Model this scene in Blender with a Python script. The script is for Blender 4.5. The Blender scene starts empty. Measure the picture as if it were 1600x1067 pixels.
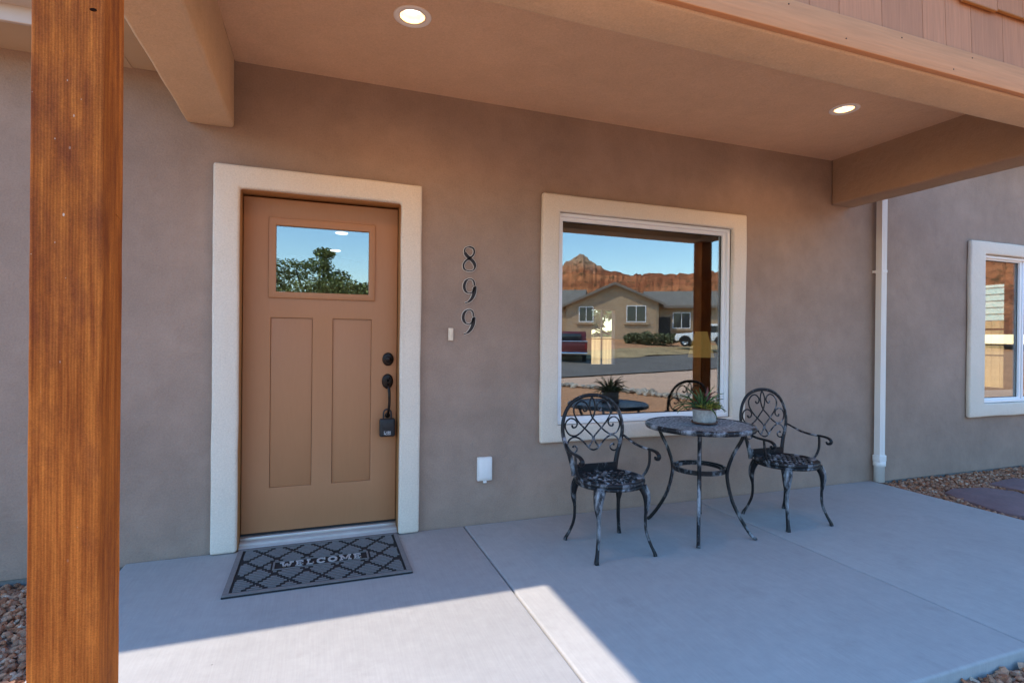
import bpy, bmesh, math, random
from math import sin, cos, pi, radians, sqrt, atan2
from mathutils import Vector, Matrix, noise as mnoise
random.seed(7)
S = bpy.context.scene
COL = S.collection

# ------------------------------------------------------------------ camera
def cam_setup():
    yaw, pitch, roll = .346767, -.001677, -.009887
    f = Vector((sin(yaw)*cos(pitch), cos(yaw)*cos(pitch), sin(pitch)))
    r0 = Vector((cos(yaw), -sin(yaw), 0)); d0 = f.cross(r0)
    r = r0*cos(roll) + d0*sin(roll); d = -r0*sin(roll) + d0*cos(roll)
    m = Matrix((( r.x, -d.x, -f.x, 0), (r.y, -d.y, -f.y, -3.5), (r.z, -d.z, -f.z, 1.25), (0, 0, 0, 1)))
    c = bpy.data.cameras.new('camera'); c.sensor_width = 36; c.lens = 835.4/1600*36
    c.clip_start = .05; c.clip_end = 8000
    o = bpy.data.objects.new('camera', c); COL.objects.link(o); o.matrix_world = m
    S.camera = o
cam_setup()

# ------------------------------------------------------------------ sky, sun, exposure
SUN = Vector((-.769, .179, 1.0)).normalized()          # towards the sun
EL = math.asin(SUN.z)
w = bpy.data.worlds.new("World"); S.world = w; w.use_nodes = True
nt = w.node_tree; bg = nt.nodes['Background']
sky = nt.nodes.new('ShaderNodeTexSky'); sky.sky_type = 'NISHITA'; sky.sun_disc = False
sky.sun_elevation = EL; sky.sun_rotation = atan2(SUN.x, SUN.y)
sky.altitude = 3000; sky.air_density = 2.0; sky.dust_density = 0; sky.ozone_density = 5
hs_ = nt.nodes.new('ShaderNodeHueSaturation'); hs_.inputs['Saturation'].default_value = 1.15
nt.links.new(sky.outputs[0], hs_.inputs['Color']); nt.links.new(hs_.outputs[0], bg.inputs[0]); bg.inputs[1].default_value = .15
sl = bpy.data.lights.new('sun', 'SUN'); sl.energy = 2.0; sl.angle = radians(.6); sl.color = (1, .88, .74)
so = bpy.data.objects.new('sun', sl); COL.objects.link(so)
so.rotation_euler = (-SUN).to_track_quat('-Z', 'Y').to_euler(); so.location = (-8, 2, 10)
S.view_settings.view_transform = 'Standard'; S.view_settings.look = 'None'
S.view_settings.exposure = 1.75; S.view_settings.gamma = 1; S.view_settings.use_curve_mapping = False
S.render.engine = 'CYCLES'
S.cycles.max_bounces = 10; S.cycles.diffuse_bounces = 5; S.cycles.glossy_bounces = 5
S.cycles.transparent_max_bounces = 16

# ------------------------------------------------------------------ materials
def nmat(name):
    m = bpy.data.materials.new(name); m.use_nodes = True
    n = m.node_tree.nodes; l = m.node_tree.links
    return m, n, l, n['Principled BSDF']
def coords(n, l, kind='Object', stretch=(1, 1, 1)):
    if kind == 'World':
        t = n.new('ShaderNodeNewGeometry').outputs['Position']
    else:
        t = n.new('ShaderNodeTexCoord').outputs['Object']
    mp = n.new('ShaderNodeMapping'); mp.inputs['Scale'].default_value = stretch
    l.new(t, mp.inputs[0]); return mp.outputs[0]
def tex_noise(n, l, vec, scale, detail=4, rough=.55):
    t = n.new('ShaderNodeTexNoise'); t.inputs['Scale'].default_value = scale
    t.inputs['Detail'].default_value = detail; t.inputs['Roughness'].default_value = rough
    l.new(vec, t.inputs['Vector']); return t.outputs['Fac']
def maprange(n, l, v, a, b, c, d):
    t = n.new('ShaderNodeMapRange')
    for i, q in enumerate((a, b, c, d)): t.inputs[i+1].default_value = q
    l.new(v, t.inputs[0]); return t.outputs[0]
def mixc(n, l, fac, a, b, mode='MIX'):
    t = n.new('ShaderNodeMix'); t.data_type = 'RGBA'; t.blend_type = mode
    for i, q in ((0, fac), (6, a), (7, b)):
        if hasattr(q, 'is_linked') or hasattr(q, 'links'): l.new(q, t.inputs[i])
        elif i == 0: t.inputs[0].default_value = q
        else: t.inputs[i].default_value = (*q, 1) if len(q) == 3 else q
    return t.outputs[2]
def scale_col(n, l, col, f):
    t = n.new('ShaderNodeVectorMath'); t.operation = 'SCALE'
    l.new(col, t.inputs[0]); l.new(f, t.inputs['Scale']); return t.outputs[0]
def rgb(n, c):
    t = n.new('ShaderNodeRGB'); t.outputs[0].default_value = (*c, 1); return t.outputs[0]
def bump(n, l, h, strength, dist, prev=None):
    b = n.new('ShaderNodeBump'); b.inputs['Strength'].default_value = strength; b.inputs['Distance'].default_value = dist
    l.new(h, b.inputs['Height'])
    if prev: l.new(prev, b.inputs['Normal'])
    return b.outputs[0]
def M(name, base, rough=.8, metal=0., var=(), bumps=(), kind='Object', stretch=(1, 1, 1), spec=.4, rnd=0, island=0):
    """Principled material: base colour varied by noises (scale, amount), relief by noises (scale, strength, distance)."""
    m, n, l, p = nmat(name)
    v = coords(n, l, kind, stretch)
    c = rgb(n, base)
    for s, a in var:
        c = scale_col(n, l, c, maprange(n, l, tex_noise(n, l, v, s), .3, .7, 1-a, 1+a))
    if rnd:
        c = scale_col(n, l, c, maprange(n, l, n.new('ShaderNodeObjectInfo').outputs['Random'], 0, 1, 1-rnd, 1+rnd))
    if island:
        c = scale_col(n, l, c, maprange(n, l, n.new('ShaderNodeNewGeometry').outputs['Random Per Island'], 0, 1, 1-island, 1+island))
    l.new(c, p.inputs['Base Color'])
    p.inputs['Roughness'].default_value = rough; p.inputs['Metallic'].default_value = metal
    p.inputs['Specular IOR Level'].default_value = spec
    nb = None
    for s, st, d in bumps:
        nb = bump(n, l, tex_noise(n, l, v, s, 3), st, d, nb)
    if nb: l.new(nb, p.inputs['Normal'])
    return m

def stucco(name, base, patch=.12, relief=.55):
    m, n, l, p = nmat(name); v = coords(n, l, 'World')
    big = tex_noise(n, l, v, 1.1, 5, .6); mid = tex_noise(n, l, v, 6, 5, .65); fin = tex_noise(n, l, v, 110, 4, .7)
    c = rgb(n, base)
    c = scale_col(n, l, c, maprange(n, l, big, .3, .7, 1-patch, 1+patch))
    c = scale_col(n, l, c, maprange(n, l, mid, .3, .7, 1-patch*.55, 1+patch*.55))
    c = scale_col(n, l, c, maprange(n, l, fin, .3, .7, .90, 1.10))
    l.new(c, p.inputs['Base Color']); p.inputs['Roughness'].default_value = .92
    p.inputs['Specular IOR Level'].default_value = .2
    b = bump(n, l, mid, .6, .02)
    b = bump(n, l, tex_noise(n, l, v, 45, 4), relief*.5, .004, b)
    b = bump(n, l, fin, relief, .0016, b)
    l.new(b, p.inputs['Normal']); return m
m_wall = stucco('taupe stucco', (.312, .227, .178), .15, .85)
m_ceil = stucco('porch ceiling stucco', (.65, .435, .285), .07, .6)
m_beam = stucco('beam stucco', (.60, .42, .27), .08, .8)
m_beam_dim = stucco('dimmed right beam stucco', (.36, .245, .165), .08, .6)  # right beam's weaker light put into a darker copy of the beam colour
m_trim = stucco('cream stucco trim', (.67, .585, .485), .03, .2)
m_soffit = M('soffit paint', (.50, .37, .25), .7, var=((3, .05),))
m_fascia = M('fascia paint', (.56, .49, .43), .6, var=((3, .05),))
m_found = M('bare concrete stem wall', (.16, .155, .15), .95, var=((9, .2),), bumps=((40, .4, .01),))

def concrete():
    m, n, l, p = nmat('broomed porch concrete'); v = coords(n, l, 'World')
    c = rgb(n, (.375, .365, .355))
    c = scale_col(n, l, c, maprange(n, l, tex_noise(n, l, v, 1.3, 6, .6), .3, .7, .93, 1.05))
    c = scale_col(n, l, c, maprange(n, l, tex_noise(n, l, v, 14, 8, .75), .3, .7, .93, 1.06))
    v2 = coords(n, l, 'World', (140, 5, 1))
    br = tex_noise(n, l, v2, 1, 3)
    c = scale_col(n, l, c, maprange(n, l, br, .3, .7, .955, 1.04))
    vo = n.new('ShaderNodeTexVoronoi'); vo.inputs['Scale'].default_value = 5.5; l.new(v, vo.inputs['Vector'])
    spot = maprange(n, l, vo.outputs['Distance'], .012, .03, .62, 1)
    c = scale_col(n, l, c, spot)
    st = tex_noise(n, l, v, 2.7, 8, .72)
    c = mixc(n, l, maprange(n, l, st, .57, .74, 0, .30), c, (.20, .19, .175))
    l.new(c, p.inputs['Base Color']); p.inputs['Roughness'].default_value = .8; p.inputs['Specular IOR Level'].default_value = .25
    b = bump(n, l, br, .25, .0015); b = bump(n, l, tex_noise(n, l, v, 220, 2), .2, .001, b)
    l.new(b, p.inputs['Normal']); return m
m_conc = concrete()

def wood():
    m, n, l, p = nmat('stained rough sawn timber')
    v = coords(n, l, 'Object', (1, 1, .045)); v1 = coords(n, l, 'Object', (1, 1, .35))
    grain = tex_noise(n, l, v, 55, 6, .65); band = tex_noise(n, l, v1, 9, 4, .6)
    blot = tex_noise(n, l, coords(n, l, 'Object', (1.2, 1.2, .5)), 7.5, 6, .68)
    c = mixc(n, l, maprange(n, l, grain, .34, .66, 0, 1), (.27, .066, .013), (.60, .185, .034))
    c = mixc(n, l, maprange(n, l, band, .42, .68, 0, .4), c, (.25, .066, .012))
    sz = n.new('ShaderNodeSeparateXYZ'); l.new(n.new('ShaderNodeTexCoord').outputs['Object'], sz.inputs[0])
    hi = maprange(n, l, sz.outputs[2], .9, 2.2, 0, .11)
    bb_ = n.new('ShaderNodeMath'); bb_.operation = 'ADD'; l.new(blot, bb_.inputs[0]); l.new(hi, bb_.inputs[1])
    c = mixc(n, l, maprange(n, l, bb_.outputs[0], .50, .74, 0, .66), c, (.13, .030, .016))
    # saw-tooth kerf rows along the height
    ws = n.new('ShaderNodeTexWave'); ws.wave_type = 'BANDS'; ws.bands_direction = 'X'
    ws.inputs['Scale'].default_value = 48; ws.inputs['Distortion'].default_value = 1.2; ws.inputs['Detail'].default_value = 2
    l.new(coords(n, l, 'Object', (1, 1, .3)), ws.inputs['Vector'])
    c = scale_col(n, l, c, maprange(n, l, ws.outputs['Fac'], 0, 1, .87, 1.08))
    fine = tex_noise(n, l, coords(n, l, 'Object', (1, 1, 2.0)), 260, 2)
    c = scale_col(n, l, c, maprange(n, l, fine, .35, .65, .84, 1.14))
    # splashes of white paint running down the middle of the front
    vo = n.new('ShaderNodeTexVoronoi'); vo.inputs['Scale'].default_value = 42
    vv = coords(n, l, 'Object', (1, 1, .55)); l.new(vv, vo.inputs['Vector'])
    sx = n.new('ShaderNodeSeparateXYZ'); l.new(n.new('ShaderNodeTexCoord').outputs['Object'], sx.inputs[0])
    ax = n.new('ShaderNodeMath'); ax.operation = 'ABSOLUTE'; l.new(sx.outputs[0], ax.inputs[0])
    near = maprange(n, l, ax.outputs[0], .004, .034, .095, .03)
    th = n.new('ShaderNodeMath'); th.operation = 'LESS_THAN'; l.new(vo.outputs['Distance'], th.inputs[0]); l.new(near, th.inputs[1])
    gate = maprange(n, l, tex_noise(n, l, vv, 6, 2), .5, .62, 0, .8)
    g2 = n.new('ShaderNodeMath'); g2.operation = 'MULTIPLY'; l.new(th.outputs[0], g2.inputs[0]); l.new(gate, g2.inputs[1])
    c = mixc(n, l, g2.outputs[0], c, (.62, .55, .45))
    l.new(c, p.inputs['Base Color']); p.inputs['Roughness'].default_value = .8; p.inputs['Specular IOR Level'].default_value = .12
    b = bump(n, l, grain, .5, .004); b = bump(n, l, ws.outputs['Fac'], .35, .0015, b); b = bump(n, l, fine, .4, .001, b)
    l.new(b, p.inputs['Normal']); return m
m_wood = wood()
m_knot = M('dark knot', (.022, .010, .007), 1, spec=0)

def painted_wood(name, base, axis='x', rnd=0):
    st = (.05, 1, 1) if axis == 'x' else (1, 1, .05)
    return M(name, base, .62, var=(), bumps=((120, .45, .002),), stretch=st, kind='World', rnd=rnd) if False else \
        M(name, base, .65, var=((90, .09), (25, .05)), bumps=((90, .5, .0025), (240, .3, .001)), stretch=st, kind='World', rnd=rnd)
m_board = painted_wood('painted trim board', (.53, .245, .105))
m_shingle = painted_wood('painted cedar shake', (.44, .195, .095), 'z', .10)
m_butt = M('bare shingle butt', (.38, .17, .05), .8)
m_door = M('tan fibreglass door paint', (.385, .178, .08), .5, var=((2.2, .04), (70, .02)), bumps=((60, .06, .002),), stretch=(1, 1, .15))
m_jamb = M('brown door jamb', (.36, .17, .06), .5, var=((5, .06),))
m_alu = M('aluminium sill', (.48, .47, .46), .38, .7, var=((12, .1),), stretch=(.2, 1, 1))
m_rubber = M('black weather rubber', (.012, .012, .013), .6)
m_vinyl = M('white window vinyl', (.78, .76, .75), .4)
m_white = M('white plastic', (.76, .74, .71), .45, var=((20, .03),))
m_cream = M('cream plastic', (.70, .58, .44), .45)
m_hard = M('oil rubbed bronze', (.022, .017, .015), .38, .75, var=((30, .4),), spec=.5)
m_num = M('dark bronze numeral', (.020, .013, .012), .45, .3)
m_numhi = M('numeral edge highlight', (.62, .55, .48), .5, .2)  # bevel highlight of the numerals painted as a pale outline
m_lock = M('black lock rubber', (.014, .015, .018), .5, var=((40, .3),))
m_print = M('white lock print', (.6, .6, .62), .6)
m_down = M('white painted downspout', (.72, .685, .65), .45, var=((4, .04),), stretch=(1, 1, .3))
m_pvc = M('white drain adapter', (.74, .72, .69), .5, var=((6, .05),))

def glass(name, refl=.22):
    m, n, l, p = nmat(name)
    n.remove(p)
    out = n['Material Output']
    tr = n.new('ShaderNodeBsdfTransparent'); tr.inputs[0].default_value = (.80, .83, .82, 1)
    gl = n.new('ShaderNodeBsdfGlossy'); gl.inputs['Roughness'].default_value = 0.0; gl.inputs[0].default_value = (.97, 1, 1, 1)
    lw = n.new('ShaderNodeLayerWeight'); lw.inputs['Blend'].default_value = .5
    pw = n.new('ShaderNodeMath'); pw.operation = 'POWER'; pw.inputs[1].default_value = 5; l.new(lw.outputs['Facing'], pw.inputs[0])
    f = maprange(n, l, pw.outputs[0], 0, 1, refl, 1)
    mx = n.new('ShaderNodeMixShader'); l.new(f, mx.inputs[0]); l.new(tr.outputs[0], mx.inputs[1]); l.new(gl.outputs[0], mx.inputs[2])
    l.new(mx.outputs[0], out.inputs['Surface']); return m
m_glass = glass('coated window glass', .18)
m_glass2 = glass('clear back window glass', .03)

def patina(name, dark, pale, amount=.5, scale=18, stretch=(1, 1, 1)):
    m, n, l, p = nmat(name)
    v = coords(n, l, 'Object', stretch)
    a = tex_noise(n, l, v, scale, 7, .7); b_ = tex_noise(n, l, v, scale*5, 4, .7)
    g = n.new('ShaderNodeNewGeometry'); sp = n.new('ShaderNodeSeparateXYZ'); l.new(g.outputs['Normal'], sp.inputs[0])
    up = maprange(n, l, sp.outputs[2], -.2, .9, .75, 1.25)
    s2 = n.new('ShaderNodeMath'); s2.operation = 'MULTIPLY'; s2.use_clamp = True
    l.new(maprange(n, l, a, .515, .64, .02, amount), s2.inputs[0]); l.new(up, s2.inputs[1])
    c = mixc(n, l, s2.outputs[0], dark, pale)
    l.new(c, p.inputs['Base Color']); p.inputs['Roughness'].default_value = .38; p.inputs['Metallic'].default_value = 0
    p.inputs['Specular IOR Level'].default_value = .22
    l.new(bump(n, l, b_, .35, .0015), p.inputs['Normal']); return m
m_iron = patina('dark cast metal brushed silver', (.005, .0055, .007), (.38, .395, .43), .75, 10, (1, 1, .45))
m_pad = patina('cast seat lattice', (.008, .009, .011), (.34, .35, .37), .9, 22)
def table_mat():
    m, n, l, p = nmat('mottled silver table top'); v = coords(n, l, 'Object')
    vo = n.new('ShaderNodeTexVoronoi'); vo.inputs['Scale'].default_value = 62; l.new(v, vo.inputs['Vector'])
    a = tex_noise(n, l, v, 9, 6, .7); b_ = tex_noise(n, l, v, 90, 4, .7)
    c = mixc(n, l, maprange(n, l, vo.outputs['Distance'], .25, .6, 0, 1), (.56, .61, .68), (.16, .19, .23))
    c = mixc(n, l, maprange(n, l, b_, .42, .60, 0, .65), c, (.06, .062, .07))
    c = mixc(n, l, maprange(n, l, a, .56, .70, 0, .85), c, (.012, .013, .018))
    l.new(c, p.inputs['Base Color']); p.inputs['Roughness'].default_value = .5; p.inputs['Metallic'].default_value = .2
    b = bump(n, l, vo.outputs['Distance'], .6, .003); l.new(b, p.inputs['Normal']); return m
m_table = table_mat()
m_galv = M('weathered galvanised steel', (.42, .42, .40), .5, .35, var=((14, .22), (60, .15)), bumps=((40, .2, .002),))
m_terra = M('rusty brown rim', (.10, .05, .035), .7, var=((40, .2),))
m_soil = M('potting soil', (.03, .02, .014), 1, bumps=((80, 1, .01),))
m_leaf = M('agave leaf', (.055, .115, .035), .5, var=((30, .3),), rnd=.35)
m_leafy = M('yellow green succulent', (.27, .27, .05), .5, var=((40, .3),), island=.4)
m_leafr = M('dusky red leaf', (.17, .075, .065), .55, var=((30, .25),))
m_matb = M('black rubber doormat', (.012, .012, .014), .75, bumps=((200, .4, .001),))
m_matg = M('grey doormat rib', (.175, .163, .158), .85, var=((60, .12),), bumps=((240, .4, .001),), kind='World')
m_flag = M('purple sandstone', (.20, .125, .125), .85, var=((5, .14), (40, .08)), bumps=((12, .4, .01), (90, .3, .002)), kind='World')
m_rock = None
def rock_mat():
    m, n, l, p = nmat('mixed desert gravel')
    g = n.new('ShaderNodeNewGeometry'); r = n.new('ShaderNodeValToRGB'); l.new(g.outputs['Random Per Island'], r.inputs[0])
    e = r.color_ramp.elements
    e[0].position = 0; e[0].color = (.25, .105, .055, 1); e[1].position = 1; e[1].color = (.47, .36, .27, 1)
    for pos, c in ((.18, (.37, .15, .075, 1)), (.36, (.28, .14, .085, 1)), (.52, (.44, .23, .14, 1)), (.68, (.19, .10, .065, 1)), (.84, (.38, .205, .125, 1))):
        q = e.new(pos); q.color = c
    c = scale_col(n, l, r.outputs[0], maprange(n, l, tex_noise(n, l, coords(n, l, 'World'), 70, 4), .3, .7, .75, 1.25))
    l.new(c, p.inputs['Base Color']); p.inputs['Roughness'].default_value = .9; p.inputs['Specular IOR Level'].default_value = .2
    l.new(bump(n, l, tex_noise(n, l, coords(n, l, 'World'), 150, 3), .5, .003), p.inputs['Normal']); return m
m_rock = rock_mat()
def ground_mat():
    m, n, l, p = nmat('red gravel ground'); v = coords(n, l, 'World')
    vo = n.new('ShaderNodeTexVoronoi'); vo.inputs['Scale'].default_value = 22; l.new(v, vo.inputs['Vector'])
    c = mixc(n, l, vo.outputs['Color'], (.64, .30, .135), (.80, .43, .22))
    c = scale_col(n, l, c, maprange(n, l, vo.outputs['Distance'], 0, .6, 1.15, .6))
    c = scale_col(n, l, c, maprange(n, l, tex_noise(n, l, v, .25, 5), .3, .7, .88, 1.12))
    l.new(c, p.inputs['Base Color']); p.inputs['Roughness'].default_value = .95; p.inputs['Specular IOR Level'].default_value = .1
    return m
m_ground = ground_mat()
m_sand = M('pale red drive gravel', (.68, .43, .27), .95, var=((.5, .1), (30, .15)), kind='World')
m_road = M('worn asphalt', (.17, .145, .115), .9, var=((.4, .15), (30, .1)), kind='World')
m_dry = M('dry verge grass', (.42, .29, .13), 1, var=((.9, .3), (14, .3)), kind='World')
m_cobble = M('grey border cobble', (.40, .36, .29), .9, island=.35, kind='World')

# ------------------------------------------------------------------ mesh builder
class MB:
    def __init__(s): s.v = []; s.f = []; s.sm = []
    def add(s, vs, fs, smooth=False):
        b = len(s.v); s.v += [tuple(x) for x in vs]
        for f in fs: s.f.append([b+i for i in f]); s.sm.append(smooth)
        return s
    def box(s, x0, x1, y0, y1, z0, z1):
        return s.add([(x0,y0,z0),(x1,y0,z0),(x1,y1,z0),(x0,y1,z0),(x0,y0,z1),(x1,y0,z1),(x1,y1,z1),(x0,y1,z1)],
                     [(0,3,2,1),(4,5,6,7),(0,1,5,4),(1,2,6,5),(2,3,7,6),(3,0,4,7)])
    def prism(s, poly, a, b, axis='y', smooth=False):
        k = len(poly)
        mk = {'y': lambda p, t: (p[0], t, p[1]), 'z': lambda p, t: (p[0], p[1], t), 'x': lambda p, t: (t, p[0], p[1])}[axis]
        vs = [mk(p, a) for p in poly] + [mk(p, b) for p in poly]
        fs = [tuple(range(k)), tuple(range(2*k-1, k-1, -1))] + [(i, (i+1) % k, k+(i+1) % k, k+i)[::-1] for i in range(k)]
        return s.add(vs, fs, smooth)
    def tube(s, pts, r, n=8, closed=False, up=None, flat=1.0, caps=True):
        pts = [Vector(p) for p in pts]; k = len(pts)
        rs = r if isinstance(r, (list, tuple)) else [r]*k
        rings = []; N = None
        for i, p in enumerate(pts):
            if closed: t = pts[(i+1) % k]-pts[i-1]
            else: t = pts[min(i+1, k-1)]-pts[max(i-1, 0)]
            t.normalize()
            if up is not None: N = Vector(up) - t*t.dot(Vector(up)); N.normalize()
            elif N is None:
                a = Vector((0, 0, 1)) if abs(t.z) < .9 else Vector((1, 0, 0)); N = (a - t*t.dot(a)).normalized()
            else: N = (N - t*t.dot(N)).normalized()
            B = t.cross(N)
            rings.append([p + (N*cos(2*pi*j/n)*flat + B*sin(2*pi*j/n))*rs[i] for j in range(n)])
        vs = [q for g in rings for q in g]; fs = []
        for i in range(k if closed else k-1):
            for j in range(n):
                a = i*n+j; b = i*n+(j+1) % n; i2 = (i+1) % k
                fs.append((a, b, i2*n+(j+1) % n, i2*n+j))
        if caps and not closed: fs += [tuple(range(n-1, -1, -1)), tuple(range((k-1)*n, k*n))]
        return s.add(vs, fs, True)
    def lathe(s, prof, n=32, c=(0, 0, 0), closed=False, fn=None, smooth=True):
        k = len(prof); vs = []
        for r, z in prof:
            for j in range(n):
                a = 2*pi*j/n; q = r*(fn(a, z) if fn else 1)
                vs.append((c[0]+q*cos(a), c[1]+q*sin(a), c[2]+z))
        fs = [(i*n+j, i*n+(j+1) % n, (i+1)*n+(j+1) % n, (i+1)*n+j) for i in range(k-1) for j in range(n)]
        if closed: fs += [((k-1)*n+j, (k-1)*n+(j+1) % n, (j+1) % n, j) for j in range(n)]
        else:
            if prof[0][0] > 1e-6: fs.append(tuple(range(n-1, -1, -1)))
            if prof[-1][0] > 1e-6: fs.append(tuple(range((k-1)*n, k*n)))
        return s.add(vs, fs, smooth)
    def ring(s, o, i, y0, y1):
        (ox0, ox1, oz0, oz1), (ix0, ix1, iz0, iz1) = o, i
        vs = []
        for y in (y0, y1):
            vs += [(ox0,y,oz0),(ox1,y,oz0),(ox1,y,oz1),(ox0,y,oz1),(ix0,y,iz0),(ix1,y,iz0),(ix1,y,iz1),(ix0,y,iz1)]
        fs = []
        for a in range(4):
            b = (a+1) % 4
            fs += [(a, b, 4+b, 4+a), (8+b, 8+a, 12+a, 12+b), (b, a, 8+a, 8+b), (4+a, 4+b, 12+b, 12+a)]
        return s.add(vs, fs)
    def grid_wall(s, us, vs_, holes, y0, y1, mp):
        """wall with rectangular holes; mp(u, depth, v) -> point"""
        solid = lambda i, j: 0 <= i < len(us)-1 and 0 <= j < len(vs_)-1 and not any(
            a <= (us[i]+us[i+1])/2 <= b and c <= (vs_[j]+vs_[j+1])/2 <= d for a, b, c, d in holes)
        V = {}; P = []; F = []
        def vid(i, j, k):
            if (i, j, k) not in V: V[(i, j, k)] = len(P); P.append(mp(us[i], (y0, y1)[k], vs_[j]))
            return V[(i, j, k)]
        for i in range(len(us)-1):
            for j in range(len(vs_)-1):
                if not solid(i, j): continue
                F.append((vid(i,j,0), vid(i+1,j,0), vid(i+1,j+1,0), vid(i,j+1,0)))
                F.append((vid(i,j+1,1), vid(i+1,j+1,1), vid(i+1,j,1), vid(i,j,1)))
                for di, dj, a, b in ((-1,0,(i,j+1),(i,j)), (1,0,(i+1,j),(i+1,j+1)), (0,-1,(i,j),(i+1,j)), (0,1,(i+1,j+1),(i,j+1))):
                    if not solid(i+di, j+dj): F.append((vid(*b,0), vid(*a,0), vid(*a,1), vid(*b,1)))
        return s.add(P, F)
    def build(s, name, mat, parent=None, bevel=0, seg=2, jitter=0, jscale=3, sub=0, smooth_bevel=True, rnd=True):
        me = bpy.data.meshes.new(name); me.from_pydata(s.v, [], s.f)
        me.polygons.foreach_set('use_smooth', s.sm)
        if bevel or sub or rnd:
            bm = bmesh.new(); bm.from_mesh(me)
            bmesh.ops.recalc_face_normals(bm, faces=bm.faces)
            if sub: bmesh.ops.subdivide_edges(bm, edges=[e for e in bm.edges if e.calc_length() > sub], cuts=24, use_grid_fill=True)
            if bevel:
                es = [e for e in bm.edges if len(e.link_faces) == 2 and e.calc_face_angle(0) > .5]
                bmesh.ops.bevel(bm, geom=es, offset=bevel, segments=seg, profile=.5, affect='EDGES', clamp_overlap=True)
                if smooth_bevel:
                    for f in bm.faces: f.smooth = True
            if jitter:
                for v in bm.verts:
                    q = mnoise.noise_vector(v.co*jscale); v.co += q*jitter
            bm.to_mesh(me); bm.free()
            if bevel and smooth_bevel:
                me.set_sharp_from_angle(angle=radians(50))
        me.materials.append(mat)
        o = bpy.data.objects.new(name, me); COL.objects.link(o)
        if parent: o.parent = parent
        return o
def empty(name, label=None, cat=None, loc=(0, 0, 0), rz=0, group=None, kind=None):
    o = bpy.data.objects.new(name, None); COL.objects.link(o); o.location = loc; o.rotation_euler.z = rz
    o.empty_display_size = .1
    tag(o, label, cat, group, kind); return o
def tag(o, label=None, cat=None, group=None, kind=None):
    for k, v in (('label', label), ('category', cat), ('group', group), ('kind', kind)):
        if v: o[k] = v
    return o
def catmull(pts, n=6, closed=False):
    P = [Vector(p) for p in pts]; out = []; k = len(P)
    for i in range(k if closed else k-1):
        g = (lambda j: P[j % k]) if closed else (lambda j: P[max(0, min(k-1, j))])
        a, b, c, d = g(i-1), g(i), g(i+1), g(i+2)
        for t in range(n):
            t /= n
            out.append(.5*((2*b)+(c-a)*t+(2*a-5*b+4*c-d)*t*t+(3*b-a-3*c+d)*t**3))
    if not closed: out.append(P[-1].copy())
    return out
def copy_tree(o, parent=None):
    c = o.copy(); COL.objects.link(c)
    if parent: c.parent = parent
    for ch in o.children: copy_tree(ch, c)
    return c
def rock_verts(r, sq=.6, n=None):
    """a 20-sided broken stone"""
    t = (1+5**.5)/2
    vs = [(-1,t,0),(1,t,0),(-1,-t,0),(1,-t,0),(0,-1,t),(0,1,t),(0,-1,-t),(0,1,-t),(t,0,-1),(t,0,1),(-t,0,-1),(-t,0,1)]
    fs = [(0,11,5),(0,5,1),(0,1,7),(0,7,10),(0,10,11),(1,5,9),(5,11,4),(11,10,2),(10,7,6),(7,1,8),(3,9,4),(3,4,2),(3,2,6),(3,6,8),(3,8,9),(4,9,5),(2,4,11),(6,2,10),(8,6,7),(9,8,1)]
    rot = Matrix.Rotation(random.uniform(0, 6.28), 3, 'Z') @ Matrix.Rotation(random.uniform(-.7, .7), 3, 'X') @ Matrix.Rotation(random.uniform(-.7, .7), 3, 'Y')
    sx, sy, sz = random.uniform(.75, 1.35), random.uniform(.65, 1.05), random.uniform(.45, .8)
    out = []
    for v in vs:
        q = Vector(v)/1.9*random.uniform(.78, 1.18); q = Vector((q.x*sx, q.y*sy, q.z*sz)); out.append(rot @ q * r)
    return out, fs

# ------------------------------------------------------------------ ground and road
def hq(x, y):
    q = -(.378*x+.926*y)
    T = ((-1e9, -.075), (2, -.075), (11.6, -.30), (17, .06), (31, 1.30), (60, 2.0), (150, 4), (1e9, 4))
    for (a, ha), (b, hb) in zip(T, T[1:]):
        if a <= q <= b:
            h = ha+(hb-ha)*(q-a)/(b-a); break
    if q > 11: h += .022*min(max(0, x-15), 40)*min(1, (q-11)/6)
    return h
def axis_pts(lo, hi, step):
    a = []; x = lo
    while x <= hi+1e-6: a.append(x); x += step
    d = step; x = lo; pre = []
    while x > -2600: d *= 1.35; x -= d; pre.append(x)
    d = step; x = a[-1]; post = []
    while x < 2600: d *= 1.35; x += d; post.append(x)
    return pre[::-1]+a+post
gx, gy = axis_pts(-16, 50, 1.0), axis_pts(-50, 6, 1.0)
g = MB(); nx = len(gx)
g.add([(x, y, hq(x, y)) for y in gy for x in gx],
      [(j*nx+i, j*nx+i+1, (j+1)*nx+i+1, (j+1)*nx+i) for j in range(len(gy)-1) for i in range(nx-1)], True)
tag(g.build('ground', m_ground), kind='structure')
def strip(name, q0, q1, t0, t1, mat, lift, kind='structure', nq=6, nt=60, wob=0):
    b = MB(); D = Vector((.926, -.378)); Nn = Vector((-.378, -.926)); vs = []
    for i in range(nt+1):
        t = t0+(t1-t0)*i/nt
        for j in range(nq+1):
            q = q0+(q1-q0)*j/nq + (mnoise.noise(Vector((t*.35, j*3.1, q0)))*wob if j in (0, nq) else 0)
            p = D*t+Nn*q; vs.append((p.x, p.y, hq(p.x, p.y)+lift))
    fs = [(i*(nq+1)+j, i*(nq+1)+j+1, (i+1)*(nq+1)+j+1, (i+1)*(nq+1)+j) for i in range(nt) for j in range(nq)]
    b.add(vs, fs, True); return tag(b.build(name, mat), kind=kind)
strip('road', 11.6, 17.2, -45, 75, m_road, .07, nt=120)
strip('dry_grass_verge', 17.25, 21.5, -45, 75, m_dry, .09, nt=120, wob=.8)
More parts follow.
